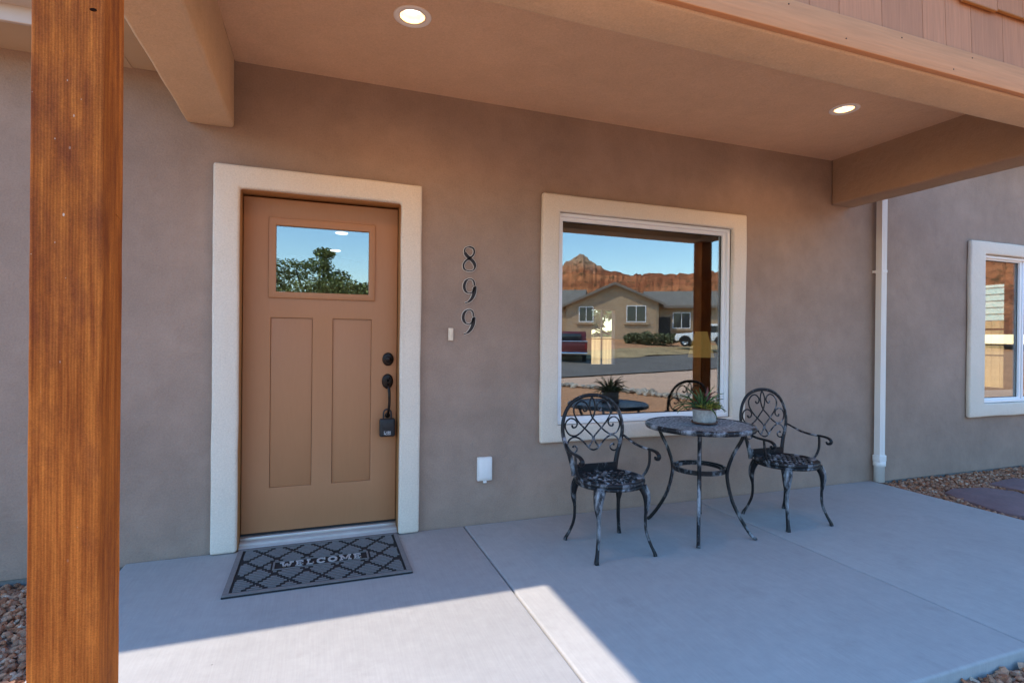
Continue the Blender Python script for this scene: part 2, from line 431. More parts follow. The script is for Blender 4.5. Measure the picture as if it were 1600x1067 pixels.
# pale drive behind the cobble border
b = MB(); pts = [(7.9, -2.2), (8.2, -6.5), (8.1, -9.5), (7.6, -12.2), (6.4, -14.2), (9, -15.9), (20, -20.4), (34, -26.1), (34, -2.2)]
vs = []
b.add([(x, y, hq(x, y)+.035) for x, y in pts], [tuple(range(len(pts)))])
me_drive = b.build('driveway', m_sand); tag(me_drive, kind='structure')
b = MB()
for i in range(330):
    t = random.random()
    P = [(7.9, -2.2), (8.2, -6.5), (8.1, -9.5), (7.6, -12.2), (6.2, -14.5), (3.5, -16)]
    k = min(4, int(t*5)); u = t*5-k
    x = P[k][0]+(P[k+1][0]-P[k][0])*u+random.gauss(0, .16); y = P[k][1]+(P[k+1][1]-P[k][1])*u
    vs, fs = rock_verts(random.uniform(.06, .13)); b.add([(x+q.x, y+q.y, hq(x, y)+.05+q.z) for q in vs], fs)
tag(b.build('cobble_border', m_cobble), kind='stuff')

# ------------------------------------------------------------------ porch floor
floor = empty('porch_floor', kind='structure')
for x0, x1 in ((-.995, .9255), (.9325, 2.815), (2.822, 4.775)):
    MB().box(x0, x1, -2.15, -.006, -.16, 0).build('concrete_panel', m_conc, floor, bevel=.012, seg=3)
# ------------------------------------------------------------------ house
house = empty('house', 'taupe stucco house with a covered porch, tan front door and cream trimmed windows', 'house')
mpx = lambda u, d, v: (u, d, v)
DO = (-.50, .55, -.02, 2.17); WO = (1.603, 3.143, .649, 2.172); RO = (6.34, 7.745, .659, 2.171)
b = MB().grid_wall([-9, DO[0], DO[1], WO[0], WO[1], RO[0], RO[1], 9.55], [-.02, .649, .659, 2.17, 2.171, 2.172, 3.4], [DO, WO, RO], 0, .15, mpx)
b.build('wall', m_wall, house)
MB().box(-9, 9.54, .012, .15, -.4, -.021).build('foundation', m_found, house)
b = MB().grid_wall([.151, 1.40, 1.77, 7.0], [-.02, .62, 2.16, 2.95], [(1.40, 1.77, .62, 2.16)], 9.4, 9.55, lambda u, d, v: (d, u, v))
b.build('side_wall', m_wall, house)
b = MB().grid_wall([-9, 5.66, 6.25, 9.55], [-.02, .74, 1.96, 2.95], [(5.66, 6.25, .74, 1.96)], 7.001, 7.15, mpx)
b.build('back_wall', m_wall, house)
MB().box(-9, -8.85, .151, 7, -.02, 2.95).build('far_side_wall', m_wall, house)
m_room = M('room wall paint', (.40, .36, .31), .9); m_rfl = M('dark room floor', (.10, .06, .04), .5, var=((6, .2),), stretch=(1, .2, 1))
MB().box(-8.84, 9.39, .152, 6.99, -.02, .01).build('room_floor', m_rfl, house)
MB().box(-8.84, 9.39, .152, 6.99, 2.74, 2.80).build('room_ceiling', m_room, house)
MB().box(-3.1, -3.0, .152, 6.99, .011, 2.739).build('partition', m_room, house)
MB().box(5.93, 5.95, 7.03, 7.08, .74, 1.96).box(5.66, 6.25, 7.03, 7.08, 1.30, 1.315).build('back_window_bar', M('dark sash', (.05, .045, .04), .5), house)
for z0, z1 in ((1.475, 1.50), (1.25, 1.268), (1.09, 1.112)): MB().box(9.42, 9.46, 1.40, 1.77, z0, z1).build('side_window_bar', bpy.data.materials['dark sash'], house)
# porch ceiling and beams
BZ = 2.47; CZ = 2.867
hs = .0655
b = MB().grid_wall([-.475, .427-hs, .427+hs, 3.393-hs, 3.393+hs, 4.254], [-1.639, -.805-hs, -.805+hs, -.790-hs+.0005, -.790+hs+.0005, -.001] if False else sorted([-1.639, -.805-hs, -.805+hs, -.001]),
    [(.427-hs, .427+hs, -.805-hs, -.805+hs), (3.393-hs, 3.393+hs, -.805-hs, -.805+hs)], CZ, 2.93, lambda u, d, v: (u, v, d))
b.build('porch_ceiling', m_ceil, house)
MB().box(-.718, -.476, -1.639, -.001, BZ, 2.94).build('beam', m_beam, house, bevel=.022, seg=3, sub=.3, jitter=.003, jscale=4)
MB().box(4.255, 4.505, -1.639, -.001, BZ, 2.94).build('beam', m_beam_dim, house, bevel=.022, seg=3, sub=.3, jitter=.003, jscale=4)
MB().box(-.718, 4.505, -1.862, -1.640, BZ, 2.94).build('beam', m_beam, house, bevel=.014, seg=3)
MB().box(-.76, 4.55, -1.892, -1.863, 2.474, 2.600).build('trim_board', m_board, house, bevel=.003)
# posts
def post(x, y, lab):
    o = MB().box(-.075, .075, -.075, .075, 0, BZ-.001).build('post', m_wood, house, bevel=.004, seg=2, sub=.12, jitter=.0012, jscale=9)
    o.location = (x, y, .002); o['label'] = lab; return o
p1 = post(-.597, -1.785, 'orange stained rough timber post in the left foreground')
kn = MB().lathe([(0, .002), (.006, .0018), (.011, 0)], 14); 
ko = kn.build('knot', m_knot, p1); ko.rotation_euler = (pi/2, 0, 0); ko.location = (.052, -.0755, 2.075); ko.scale = (.75, .42, .5)
sp_ = MB().tube([(0, 0, 0), (.008, -.001, -.010), (.013, -.001, -.022)], [.0009, .0007, .0002], 4).build('splinter', m_wood, p1); sp_.location = (.0752, .02, 1.58)
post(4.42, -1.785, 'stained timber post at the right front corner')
# porch gable: shingles
def course(z0, z1, y, xs):
    for a, c in zip(xs, xs[1:]):
        dz = random.uniform(-.006, .012)
        bb = MB(); x0, x1 = a+.0015, c-.0015; t = .016
        bb.add([(x0, y, z0+dz), (x1, y, z0+dz), (x1, y+t, z0+dz), (x0, y+t, z0+dz), (x0, y+.010, z1+.03), (x1, y+.010, z1+.03), (x1, y+t, z1+.03), (x0, y+t, z1+.03)],
               [(0,3,2,1),(4,5,6,7),(0,1,5,4),(1,2,6,5),(2,3,7,6),(3,0,4,7)])
        bb.build('shingle', m_shingle, house)
        MB().box(x0+.001, x1-.001, y+.001, y+t-.002, z0+dz-.0035, z0+dz-.0005).build('shingle_butt', m_butt, house)
def widths(x0, x1, fixed):
    out = [x0]
    while out[-1] < fixed[0]-.27: out.append(out[-1]+random.uniform(.13, .26))
    out += fixed
    while out[-1] < x1-.1: out.append(out[-1]+random.uniform(.13, .26))
    return out
course(2.585, 2.83, -1.882, widths(-.70, 4.45, [1.63, 1.839, 2.003, 2.254, 2.512, 2.666, 2.845, 3.08]))
course(2.835, 3.05, -1.897, widths(-.45, 4.2, [1.70, 1.93, 2.10, 2.33, 2.52, 2.76, 3.003, 3.197, 3.42]))
course(3.055, 3.27, -1.905, widths(.35, 3.4, [1.55, 1.8]))
MB().prism([(-.72, 2.601), (4.51, 2.601), (4.51, 2.86), (1.893, 3.70), (-.72, 2.86)], -1.862, -1.80).build('gable', m_shingle, house)
for x, z in ((1.72, 2.578), (2.03, 2.505), (2.36, 2.575), (2.70, 2.50), (2.83, 2.576)):
    no = MB().lathe([(.0035, 0), (.003, .0012), (0, .0014)], 8).build('nail', m_hard, house); no.rotation_euler = (pi/2, 0, 0); no.location = (x, -1.8921, z)
# porch roof
XL, XR, XM = -.985, 4.77, 1.893
zr = lambda x: 2.92+.325*(min(x-XL, XR-x))
m_roof = M('concrete roof tile', (.20, .165, .14), .9, var=((6, .2),), bumps=((12, .5, .03),), kind='World')
MB().prism([(XL, 2.92), (XM, zr(XM)), (XR, 2.92), (XR, 2.86), (XM, zr(XM)-.07), (XL, 2.86)], -2.22, 2.2).build('porch_roof', m_roof, house)
MB().box(-.9555, -.719, -2.1, -.341, 2.735, 2.76).box(-.9805, -.719, -.3405, -.002, 2.735, 2.76).build('porch_soffit', m_soffit, house)
MB().box(-.980, -.956, -2.2, -.34, 2.715, 2.859).build('porch_fascia', m_fascia, house)
MB().box(4.506, 4.74, -2.1, -.002, 2.80, 2.82).build('porch_soffit', m_soffit, house)
# main eave, roof
MB().box(-9.4, -.981, -.312, -.001, 2.732, 2.76).build('soffit', m_soffit, house)
MB().box(-9.4, -.981, -.338, -.313, 2.722, 2.87).build('fascia', m_fascia, house, bevel=.004)
MB().prism([(-.339, 2.80), (-.42, 2.80), (-.465, 2.84), (-.465, 2.93), (-.45, 2.93), (-.445, 2.86), (-.339, 2.86)], -9.4, -.982, 'x').build('gutter', m_fascia, house)
rb = MB(); a0, a1, c0, c1 = -9.4, 3.5, -.40, 7.5; k = 3.9
rb.add([(a0,c0,2.871),(a1,c0,2.871),(a1,c1,2.871),(a0,c1,2.871),(a0,c0,2.93),(a1,c0,2.93),(a1,c1,2.93),(a0,c1,2.93),(a0+k,3.55,4.25),(a1-k,3.55,4.25)],
       [(0,3,2,1),(0,1,5,4),(1,2,6,5),(2,3,7,6),(3,0,4,7),(4,5,9,8),(5,6,9),(6,7,8,9),(7,4,8)])
rb.build('main_roof', m_roof, house)
MB().box(3.6, 9.54, .151, 7.15, 2.951, 3.4).build('upper_wall', m_wall, house)
rb = MB(); a0, a1, c0, c1 = 3.55, 10.0, -.45, 7.6; k = 3.2
rb.add([(a0,c0,3.401),(a1,c0,3.401),(a1,c1,3.401),(a0,c1,3.401),(a0,c0,3.46),(a1,c0,3.46),(a1,c1,3.46),(a0,c1,3.46),(a0+k,3.55,4.65),(a1-k,3.55,4.65)],
       [(0,3,2,1),(0,1,5,4),(1,2,6,5),(2,3,7,6),(3,0,4,7),(4,5,9,8),(5,6,9),(6,7,8,9),(7,4,8)])
rb.build('main_roof', m_roof, house)

# front door
sf = -.436; sr = .489
FY = .088
dx = [-.434, -.279, -.038, .083, .322, .487]; dz = [.062, .331, 1.377, 1.512, 1.977, 2.108]
door = MB().grid_wall([-.434, -.291, -.279, -.038, .083, .322, .339, .487], [.062, .331, 1.377, 1.50, 1.989, 2.108],
    [(-.279, -.038, .331, 1.377), (.083, .322, .331, 1.377), (-.291, .339, 1.50, 1.989)], FY, FY+.044, mpx).build('front_door', m_door, house, bevel=.0045, seg=3)
for x0, x1 in ((-.279, -.038), (.083, .322)):
    MB().box(x0+.0012, x1-.0012, FY+.009, FY+.03, .3322, 1.3758).build('panel', m_door, door, bevel=.002)
MB().ring((-.293, .341, 1.498, 1.991), (-.251, .302, 1.537, 1.945), FY-.010, FY+.02).build('window_frame', m_door, door, bevel=.004)
MB().box(-.2515, .3025, FY+.010, FY+.016, 1.5365, 1.9455).build('window_pane', m_glass, door)
MB().prism([(-.50, 0), (-.437, 0), (-.437, 2.118), (.490, 2.118), (.490, 0), (.55, 0), (.55, 2.17), (-.50, 2.17)], -.012, .14).build('door_jamb', m_jamb, house, bevel=.004)
MB().prism([(-.4365, .07), (-.428, .07), (-.428, 2.109), (.481, 2.109), (.481, .07), (.4895, .07), (.4895, 2.1175), (-.4365, 2.1175)], FY+.050, FY+.062).build('weather_strip', m_rubber, house)
MB().box(-.436, .489, .060, .14, .004, .050).build('threshold', m_alu, house, bevel=.006)
MB().box(-.436, .489, .086, .135, .050, .0615).build('door_sweep', m_rubber, house)
MB().prism([(.0595, .002), (.0595, .034), (.022, .028), (.018, .016), (-.010, .012), (-.010, .002)], -.4355, .4885, 'x').build('door_sill', M('sill concrete', (.42, .40, .38), .8, var=((8, .1),)), house, bevel=.003)
b = MB().prism([(-.577, 0.002), (-.439, 0.002), (-.439, 2.121), (.491, 2.121), (.491, 0.002), (.623, 0.002), (.623, 2.248), (-.577, 2.253)], -.045, -.001)
b.build('door_surround', m_trim, house, bevel=.016, seg=4, sub=.3, jitter=.004, jscale=3.3)
# door hardware
hx, hz = .429, 1.12
def disc(name, r, y0, y1, x, z, mat, par, lip=.7, sz=1.0):
    prof = [(0, 0), (r*lip, 0), (r, (y1-y0)*.35), (r, y1-y0), (0, y1-y0)]
    o = MB().lathe(prof, 28).build(name, mat, par); o.rotation_euler = (-pi/2, 0, 0); o.location = (x, y0, z); o.scale = (1, sz, 1); return o
db = disc('deadbolt', .036, FY-.014, FY, hx, hz, m_hard, door, .8, 1.2)
disc('deadbolt_cylinder', .021, FY-.026, FY-.012, hx, hz, m_hard, door, .85)
disc('handle_plate', .036, FY-.012, FY, hx-.002, .975, m_hard, door, .75, 1.35)
MB().tube(catmull([(hx, FY-.008, .955), (hx+.001, FY-.04, .945), (hx+.004, FY-.058, .90), (hx+.005, FY-.058, .84), (hx+.002, FY-.05, .795), (hx, FY-.03, .765), (hx, FY-.004, .752)], 5),
          [.009]*10+[.0085]*21, 10).tube([(hx, FY-.012, .975), (hx, FY-.03, .99), (hx+.004, FY-.046, .995)], [.006, .006, .009], 8).build('handle', m_hard, door)
disc('handle_foot', .017, FY-.010, FY, hx, .752, m_hard, door, .75)
# key lock box hanging from the handle
lb = empty('lock_box', 'black rubber key lock box hanging from the front door handle', 'lock box', (hx-.006, FY-.048, .745))
o = MB().box(-.049, .049, -.02, .022, -.125, -.008).build('body', m_lock, lb, bevel=.011, seg=3)
MB().box(-.034, .034, -.0245, -.021, -.075, -.022).build('dial_cover', m_lock, lb, bevel=.0015)
MB().box(-.012, .012, -.0265, -.0246, -.040, -.034).build('pull_tab', m_rubber, lb)
MB().tube(catmull([(-.024, 0, -.012), (-.024, 0, .028), (-.016, 0, .045), (0, 0, .052), (.016, 0, .045), (.024, 0, .028), (.024, 0, -.012)], 5), .0055, 8).build('shackle', m_lock, lb)
b = MB()
def strokes(bb, segs, w, y, ox, oz, sx, sz):
    for x0, z0, x1, z1 in segs:
        bb.tube([(ox+x0*sx, y, oz+z0*sz), (ox+x1*sx, y, oz+z1*sz)], w, 4, up=(0, 1, 0), flat=.4)
GL = {'C': [(1,1,0,1),(0,1,0,0),(0,0,1,0)], 'I': [(.5,0,.5,1)], 'B': [(0,0,0,1),(0,1,1,1),(1,1,1,0),(1,0,0,0),(0,.5,1,.5)], 'M': [(0,0,0,1),(0,1,.5,.4),(.5,.4,1,1),(1,1,1,0)],
      'O': [(0,0,0,1),(0,1,1,1),(1,1,1,0),(1,0,0,0)], 'X': [(0,0,1,1),(0,1,1,0)], 'N': [(0,0,0,1),(0,1,1,0),(1,0,1,1)]}
for row, txt in ((0, 'CIBM'), (1, 'NCOO')):
    for i, ch in enumerate(txt): strokes(b, GL[ch], .0012, -.0212, -.0215+i*.011, -.098-row*.0125, .0075, .009)
b.build('printed_mark', m_print, lb)

# main window
def window(x0, x1, z0, z1, ox, oz, glass_rects, name, lab):
    wdw = MB().ring((x0+.001, x1-.001, z0+.001, z1-.001), (x0+.026, x1-.026, z0+.026, z1-.026), -.008, .10).build(name, m_vinyl, house, bevel=.004)
    wdw['label'] = lab
    for gx0, gx1, gz0, gz1 in glass_rects:
        MB().ring((gx0-.030, gx1+.030, gz0-.030, gz1+.030), (gx0, gx1, gz0, gz1), .018, .065).build('sash', m_vinyl, wdw, bevel=.004)
        MB().box(gx0-.006, gx1+.006, .044, .050, gz0-.006, gz1+.006).build('pane', m_glass, wdw)
        MB().ring((gx0-.002, gx1+.002, gz0-.002, gz1+.002), (gx0+.005, gx1-.005, gz0+.005, gz1-.005), .0395, .0435).build('glazing_seal', m_rubber, wdw)
    MB().ring((ox[0], ox[1], oz[0], oz[1]), (x0, x1, z0, z1), -.046, -.001).build('surround', m_trim, wdw, bevel=.016, seg=4, sub=.3, jitter=.004, jscale=3.1)
    return wdw
window(*WO, (1.469, 3.282), (.528, 2.292), [(1.655, 3.093, .700, 2.121)], 'window', 'big picture window behind the table and chairs')
window(*RO, (6.106, 7.98), (.525, 2.301), [(6.402, 7.015, .705, 2.128), (7.09, 7.69, .705, 2.128)], 'window', 'two pane window on the right hand wall')

# ------------------------------------------------------------------ things on the wall
def stroke_shape(pts, ws, y0, y1, mb):
    """ribbon of varying width in the XZ plane, extruded"""
    n = len(pts); L = []; R = []
    for i, p in enumerate(pts):
        t = (pts[min(i+1, n-1)]-pts[max(i-1, 0)]).normalized(); nn = Vector((-t.y, t.x)); L.append(p+nn*ws[i]); R.append(p-nn*ws[i])
    vs = [(q.x, y, q.y) for y in (y0, y1) for pair in zip(L, R) for q in pair]; m = 2*n; fs = []
    for i in range(n-1):
        a = 2*i
        fs += [(a, a+1, a+3, a+2), (m+a, m+a+2, m+a+3, m+a+1), (a, a+2, m+a+2, m+a), (a+1, m+a+1, m+a+3, a+3)]
    fs += [(0, m, m+1, 1), (2*n-2, 2*n-1, m+2*n-1, m+2*n-2)]
    mb.add(vs, fs)
def wfun(pts, thin, thick, side):
    out = []
    n = len(pts)
    for i in range(n):
        t = (pts[min(i+1, n-1)]-pts[max(i-1, 0)]).normalized()
        out.append(side(t, pts[i], i/(n-1), thin, thick))
    return out
def digit(ch, x, z, lab):
    e = empty('house_number', lab, 'house number', (x, 0, z), group='house numbers beside the door')
    if ch == '8':
        P = catmull([(0, .166), (-.027, .155), (-.034, .133), (-.022, .110), (0, .090), (.026, .068), (.040, .040), (.030, .012), (0, .002), (-.032, .012), (-.041, .038), (-.028, .066), (0, .088), (.024, .108), (.034, .132), (.027, .156), (0, .166)], 6)
        f = lambda t, p, s, a, b_: a+(b_-a)*max(0, t.dot(Vector((.7, -.71))))**1.5*(1 if .15 < s < .5 else .35) + (.0022 if s > .55 else 0)
    else:
        P = catmull([(.032, .125), (.026, .155), (0, .168), (-.028, .150), (-.039, .115), (-.028, .082), (-.002, .070), (.024, .085), (.034, .115), (.034, .095), (.030, .068), (.014, .034), (-.008, .012), (-.032, .002)], 6)
        f = lambda t, p, s, a, b_: a+(b_-a)*(max(0, abs(t.y))**2*(1 if (s > .62 and s < .93) or (s < .42 and s > .2) else .25)) * (1.25 if s > .62 else .85)
    P = [Vector((p[0], p[1])) for p in P]
    ws = wfun(P, .0030, .0105, f)
    mb = MB(); stroke_shape(P, [q+.0042 for q in ws], -.007, -.0005, mb); mb.build('numeral_highlight', m_numhi, e)
    mb = MB(); stroke_shape(P, ws, -.0125, -.0072, mb); mb.build('numeral', m_num, e)
digit('8', .950, 1.713, 'dark metal number 8 at the top of the house number column')
digit('9', .955, 1.496, 'middle dark metal number 9 directly under the 8')
digit('9', .950, 1.288, 'lowest dark metal number 9 just above the cream doorbell')
db = empty('doorbell', 'small narrow cream doorbell button on the wall below the house numbers', 'doorbell', (.826, 0, 1.287))
MB().box(-.0165, .0165, -.020, -.0005, -.042, .042).build('housing', m_cream, db, bevel=.004)
MB().box(-.010, .010, -.0245, -.0201, -.012, .026).build('button', m_cream, db, bevel=.002)
oc = empty('outlet_cover', 'white weatherproof outlet cover low on the wall beside the door', 'outlet cover', (1.069, 0, .375))
MB().box(-.052, .052, -.030, -.0005, -.078, .082).build('cover', m_white, oc, bevel=.006)
MB().box(-.046, .046, -.042, -.031, -.064, .078).build('lid', m_white, oc, bevel=.005)
MB().box(-.012, .012, -.034, -.018, -.092, -.078).build('latch', m_white, oc, bevel=.003)
ds = empty('downspout', 'white rectangular rain downspout running down the wall at the end of the porch', 'downspout', (4.817, -.0575, 0))
# fluted pipe
w2, d2 = .033, .0275
poly = []
for i in range(13):
    u = -w2+2*w2*i/12; poly.append((u, -d2+(.0035 if i in (2, 3, 6, 9, 10) else 0)))
poly += [(w2, d2), (-w2, d2)]
MB().prism(poly, .235, 2.735, 'z').build('pipe', m_down, ds, bevel=0)
MB().box(-.047, .043, -.038, .034, .185, .243).build('coupling', m_pvc, ds, bevel=.006)
MB().lathe([(.043, 0), (.043, .14), (.050, .143), (.050, .186), (.02, .187)], 20).build('drain_adapter', m_pvc, ds)
MB().box(-.036, .036, -.0305, .057, 1.9, 1.925).build('strap', m_down, ds)

# recessed lights
def emis(name, col, st):
    m, n, l, p = nmat(name); p.inputs['Base Color'].default_value = (*col, 1)
    p.inputs['Emission Color'].default_value = (*col, 1); p.inputs['Emission Strength'].default_value = st; return m
m_lamp = emis('lit lamp lens', (1, .95, .9), 1.0)
m_baffle = M('cream lamp baffle', (.80, .70, .52), .5); m_ltrim = M('white lamp trim', (.86, .80, .74), .5)
def can(x, y, lab, src=None):
    if src:
        e = copy_tree(src); e.location = (x, y, CZ); e['label'] = lab
    else:
        e = empty('ceiling_light', lab, 'ceiling light', (x, y, CZ), group='recessed lights in the porch ceiling')
        MB().lathe([(.064, -.0005), (.094, -.0005), (.094, -.004), (.088, -.007), (.068, -.006), (.064, -.003)], 40, closed=True).build('trim_ring', m_ltrim, e)
        MB().lathe([(.0635, -.003), (.0635, -.006), (.060, .002), (.0435, .034), (.0455, .034), (.0635, .003)], 40, closed=True).build('baffle', m_baffle, e)
        MB().lathe([(0, .031), (.044, .033)], 40).build('lens', m_lamp, e)
    ld = bpy.data.lights.new('can_lamp', 'SPOT'); ld.energy = 5; ld.color = (1, .56, .27); ld.spot_size = radians(172); ld.spot_blend = .6; ld.shadow_soft_size = .05
    lo = bpy.data.objects.new('can_lamp', ld); COL.objects.link(lo); lo.location = (x, y, CZ+.012)
    return e
c1 = can(.427, -.805, 'lit round recessed ceiling light above the front door end of the porch')
can(3.393, -.805, 'lit round recessed ceiling light at the right end of the porch ceiling', c1)

# ------------------------------------------------------------------ doormat
MX0, MX1, MY0, MY1 = -.43, .485, -.635, -.022
dm = empty('doormat', 'black and grey rubber doormat reading WELCOME in front of the door', 'doormat', ((MX0+MX1)/2, (MY0+MY1)/2, .0015))
hw, hh = (MX1-MX0)/2, (MY1-MY0)/2
MB().box(-hw, hw, -hh, hh, 0, .008).build('base', m_matb, dm, bevel=.002)
bb = MB(); bw = .028
for (x0, x1, y0, y1) in ((-hw+.002, hw-.002, -hh+.002, -hh+bw), (-hw+.002, hw-.002, hh-bw, hh-.002), (-hw+.002, -hw+bw, -hh+bw+.0002, hh-bw-.0002), (hw-bw, hw-.002, -hh+bw+.0002, hh-bw-.0002)):
    bb.box(x0, x1, y0, y1, .0082, .0125)
bb.build('border', m_matg, dm)
bb = MB(); ix, iy = hw-bw-.014, hh-bw-.008; rows = 26; pitch = 2*iy/rows
PX, PY = .158, .2  # diamond repeat
for r_ in range(rows):
    y = -iy+pitch*(r_+.5)
    # gaps where the stepped diagonals cross this row
    gaps = []
    ph = (y/PY) % 1
    for k_ in range(-9, 10):
        for s_ in (-1, 1):
            gaps.append(PX*(k_+s_*ph))
    gaps = sorted(set(round(q, 4) for q in gaps if -ix-.02 < q < ix+.02))
    segs = []; x = -ix
    for q in gaps:
        a = q-.0125
        if a > x: segs.append((x, a))
        x = max(x, q+.0125)
    if x < ix: segs.append((x, ix))
    for a, c in segs:
        if abs(y) < .062:   # leave the word panel clear
            for a2, c2 in ((a, min(c, -.262)), (max(a, .262), c)):
                if c2-a2 > .004: bb.box(a2, c2, y-pitch*.24, y+pitch*.24, .0082, .0118)
        elif c-a > .004: bb.box(a, c, y-pitch*.24, y+pitch*.24, .0082, .0118)
tag(bb.build('rib', m_matg, dm), kind='stuff')
bb = MB()
for x0, x1, y0, y1 in ((-.252, -.243, -.055, .055), (.243, .252, -.055, .055), (-.2429, .2429, .049, .055), (-.2429, .2429, -.055, -.049)): bb.box(x0, x1, y0, y1, .0082, .0122)
bb.build('word_frame', m_matg, dm)
# slab-serif capitals
def letters(txt, width, h, y0):
    def bar(x0, y0_, x1, y1, wd): return ('b', x0, y0_, x1, y1, wd)
    st = .17; se = .12
    def ser(x, y, w_): return (x-w_/2, y-se/2, x+w_/2, y+se/2)
    G = {}
    G['W'] = ([((.14, 1), (.32, 0)), ((.32, 0), (.5, .75)), ((.5, .75), (.68, 0)), ((.68, 0), (.86, 1))], [ser(.14, .94, .34), ser(.86, .94, .34)], 1.25)
    G['E'] = ([((.25, 0), (.25, 1))], [(.08, 0, .9, se), (.08, 1-se, .9, 1), (.25, .45, .68, .57), (.76, 0, .9, .3), (.76, .7, .9, 1), (.58, .36, .69, .66)], .92)
    G['L'] = ([((.27, 0), (.27, 1))], [(.08, 0, .9, se), (.08, 1-se, .5, 1), (.76, 0, .9, .36)], .88)
    G['M'] = ([((.18, 0), (.18, 1)), ((.2, 1), (.5, .12)), ((.5, .12), (.8, 1)), ((.82, 0), (.82, 1))], [ser(.16, .06, .3), ser(.84, .06, .3), ser(.14, .94, .26), ser(.86, .94, .26)], 1.25)
    mb = MB(); x = -width/2; tot = 0
    ws_ = {'W': 1.25, 'E': .92, 'L': .88, 'C': .95, 'O': 1.02, 'M': 1.25}
    tot = sum(ws_[c] for c in txt)+.16*(len(txt)-1); u = width/tot
    for c in txt:
        wd = ws_[c]*u
        if c in 'CO':
            cx, cy = x+wd*.5, y0; pts = []
            rng = (35, 325) if c == 'C' else (0, 360)
            n_ = 22; vs = []; fs = []
            for i in range(n_+1):
                a = radians(rng[0]+(rng[1]-rng[0])*i/n_)
                for kx, ky in ((.48, .52), (.25, .36)):
                    vs.append((cx+wd*kx*cos(a), cy+h*ky*sin(a)))
            V3 = [(p[0], p[1], z) for z in (.0082, .0126) for p in vs]; m_ = len(vs)
            for i in range(n_):
                a = 2*i; fs += [(a, a+2, a+3, a+1), (m_+a, m_+a+1, m_+a+3, m_+a+2), (a, m_+a, m_+a+2, a+2), (a+1, a+3, m_+a+3, m_+a+1)]
            mb.add(V3, fs)
            if c == 'C': mb.box(cx+wd*.30, cx+wd*.43, cy+h*.16, cy+h*.5, .0082, .0128)
        else:
            lines, boxes, _ = G[c]
            for (ax, ay), (bx_, by) in lines:
                t_ = st*.5*wd*(.75 if c in 'WM' else 1)
                A = (x+ax*wd, y0-h/2+ay*h); B_ = (x+bx_*wd, y0-h/2+by*h)
                mb.prism([(A[0]-t_, A[1]), (A[0]+t_, A[1]), (B_[0]+t_, B_[1]), (B_[0]-t_, B_[1])] if A[1] < B_[1] else [(B_[0]-t_, B_[1]), (B_[0]+t_, B_[1]), (A[0]+t_, A[1]), (A[0]-t_, A[1])], .0082, .0126, 'z')
            for (q0, r0, q1, r1) in boxes: mb.box(x+q0*wd, x+q1*wd, y0-h/2+r0*h, y0-h/2+r1*h, .0082, .0129)
        x += wd+.16*u
    return mb
letters('WELCOME', .43, .068, 0).build('word', M('grey doormat lettering', (.42, .40, .385), .85), dm)

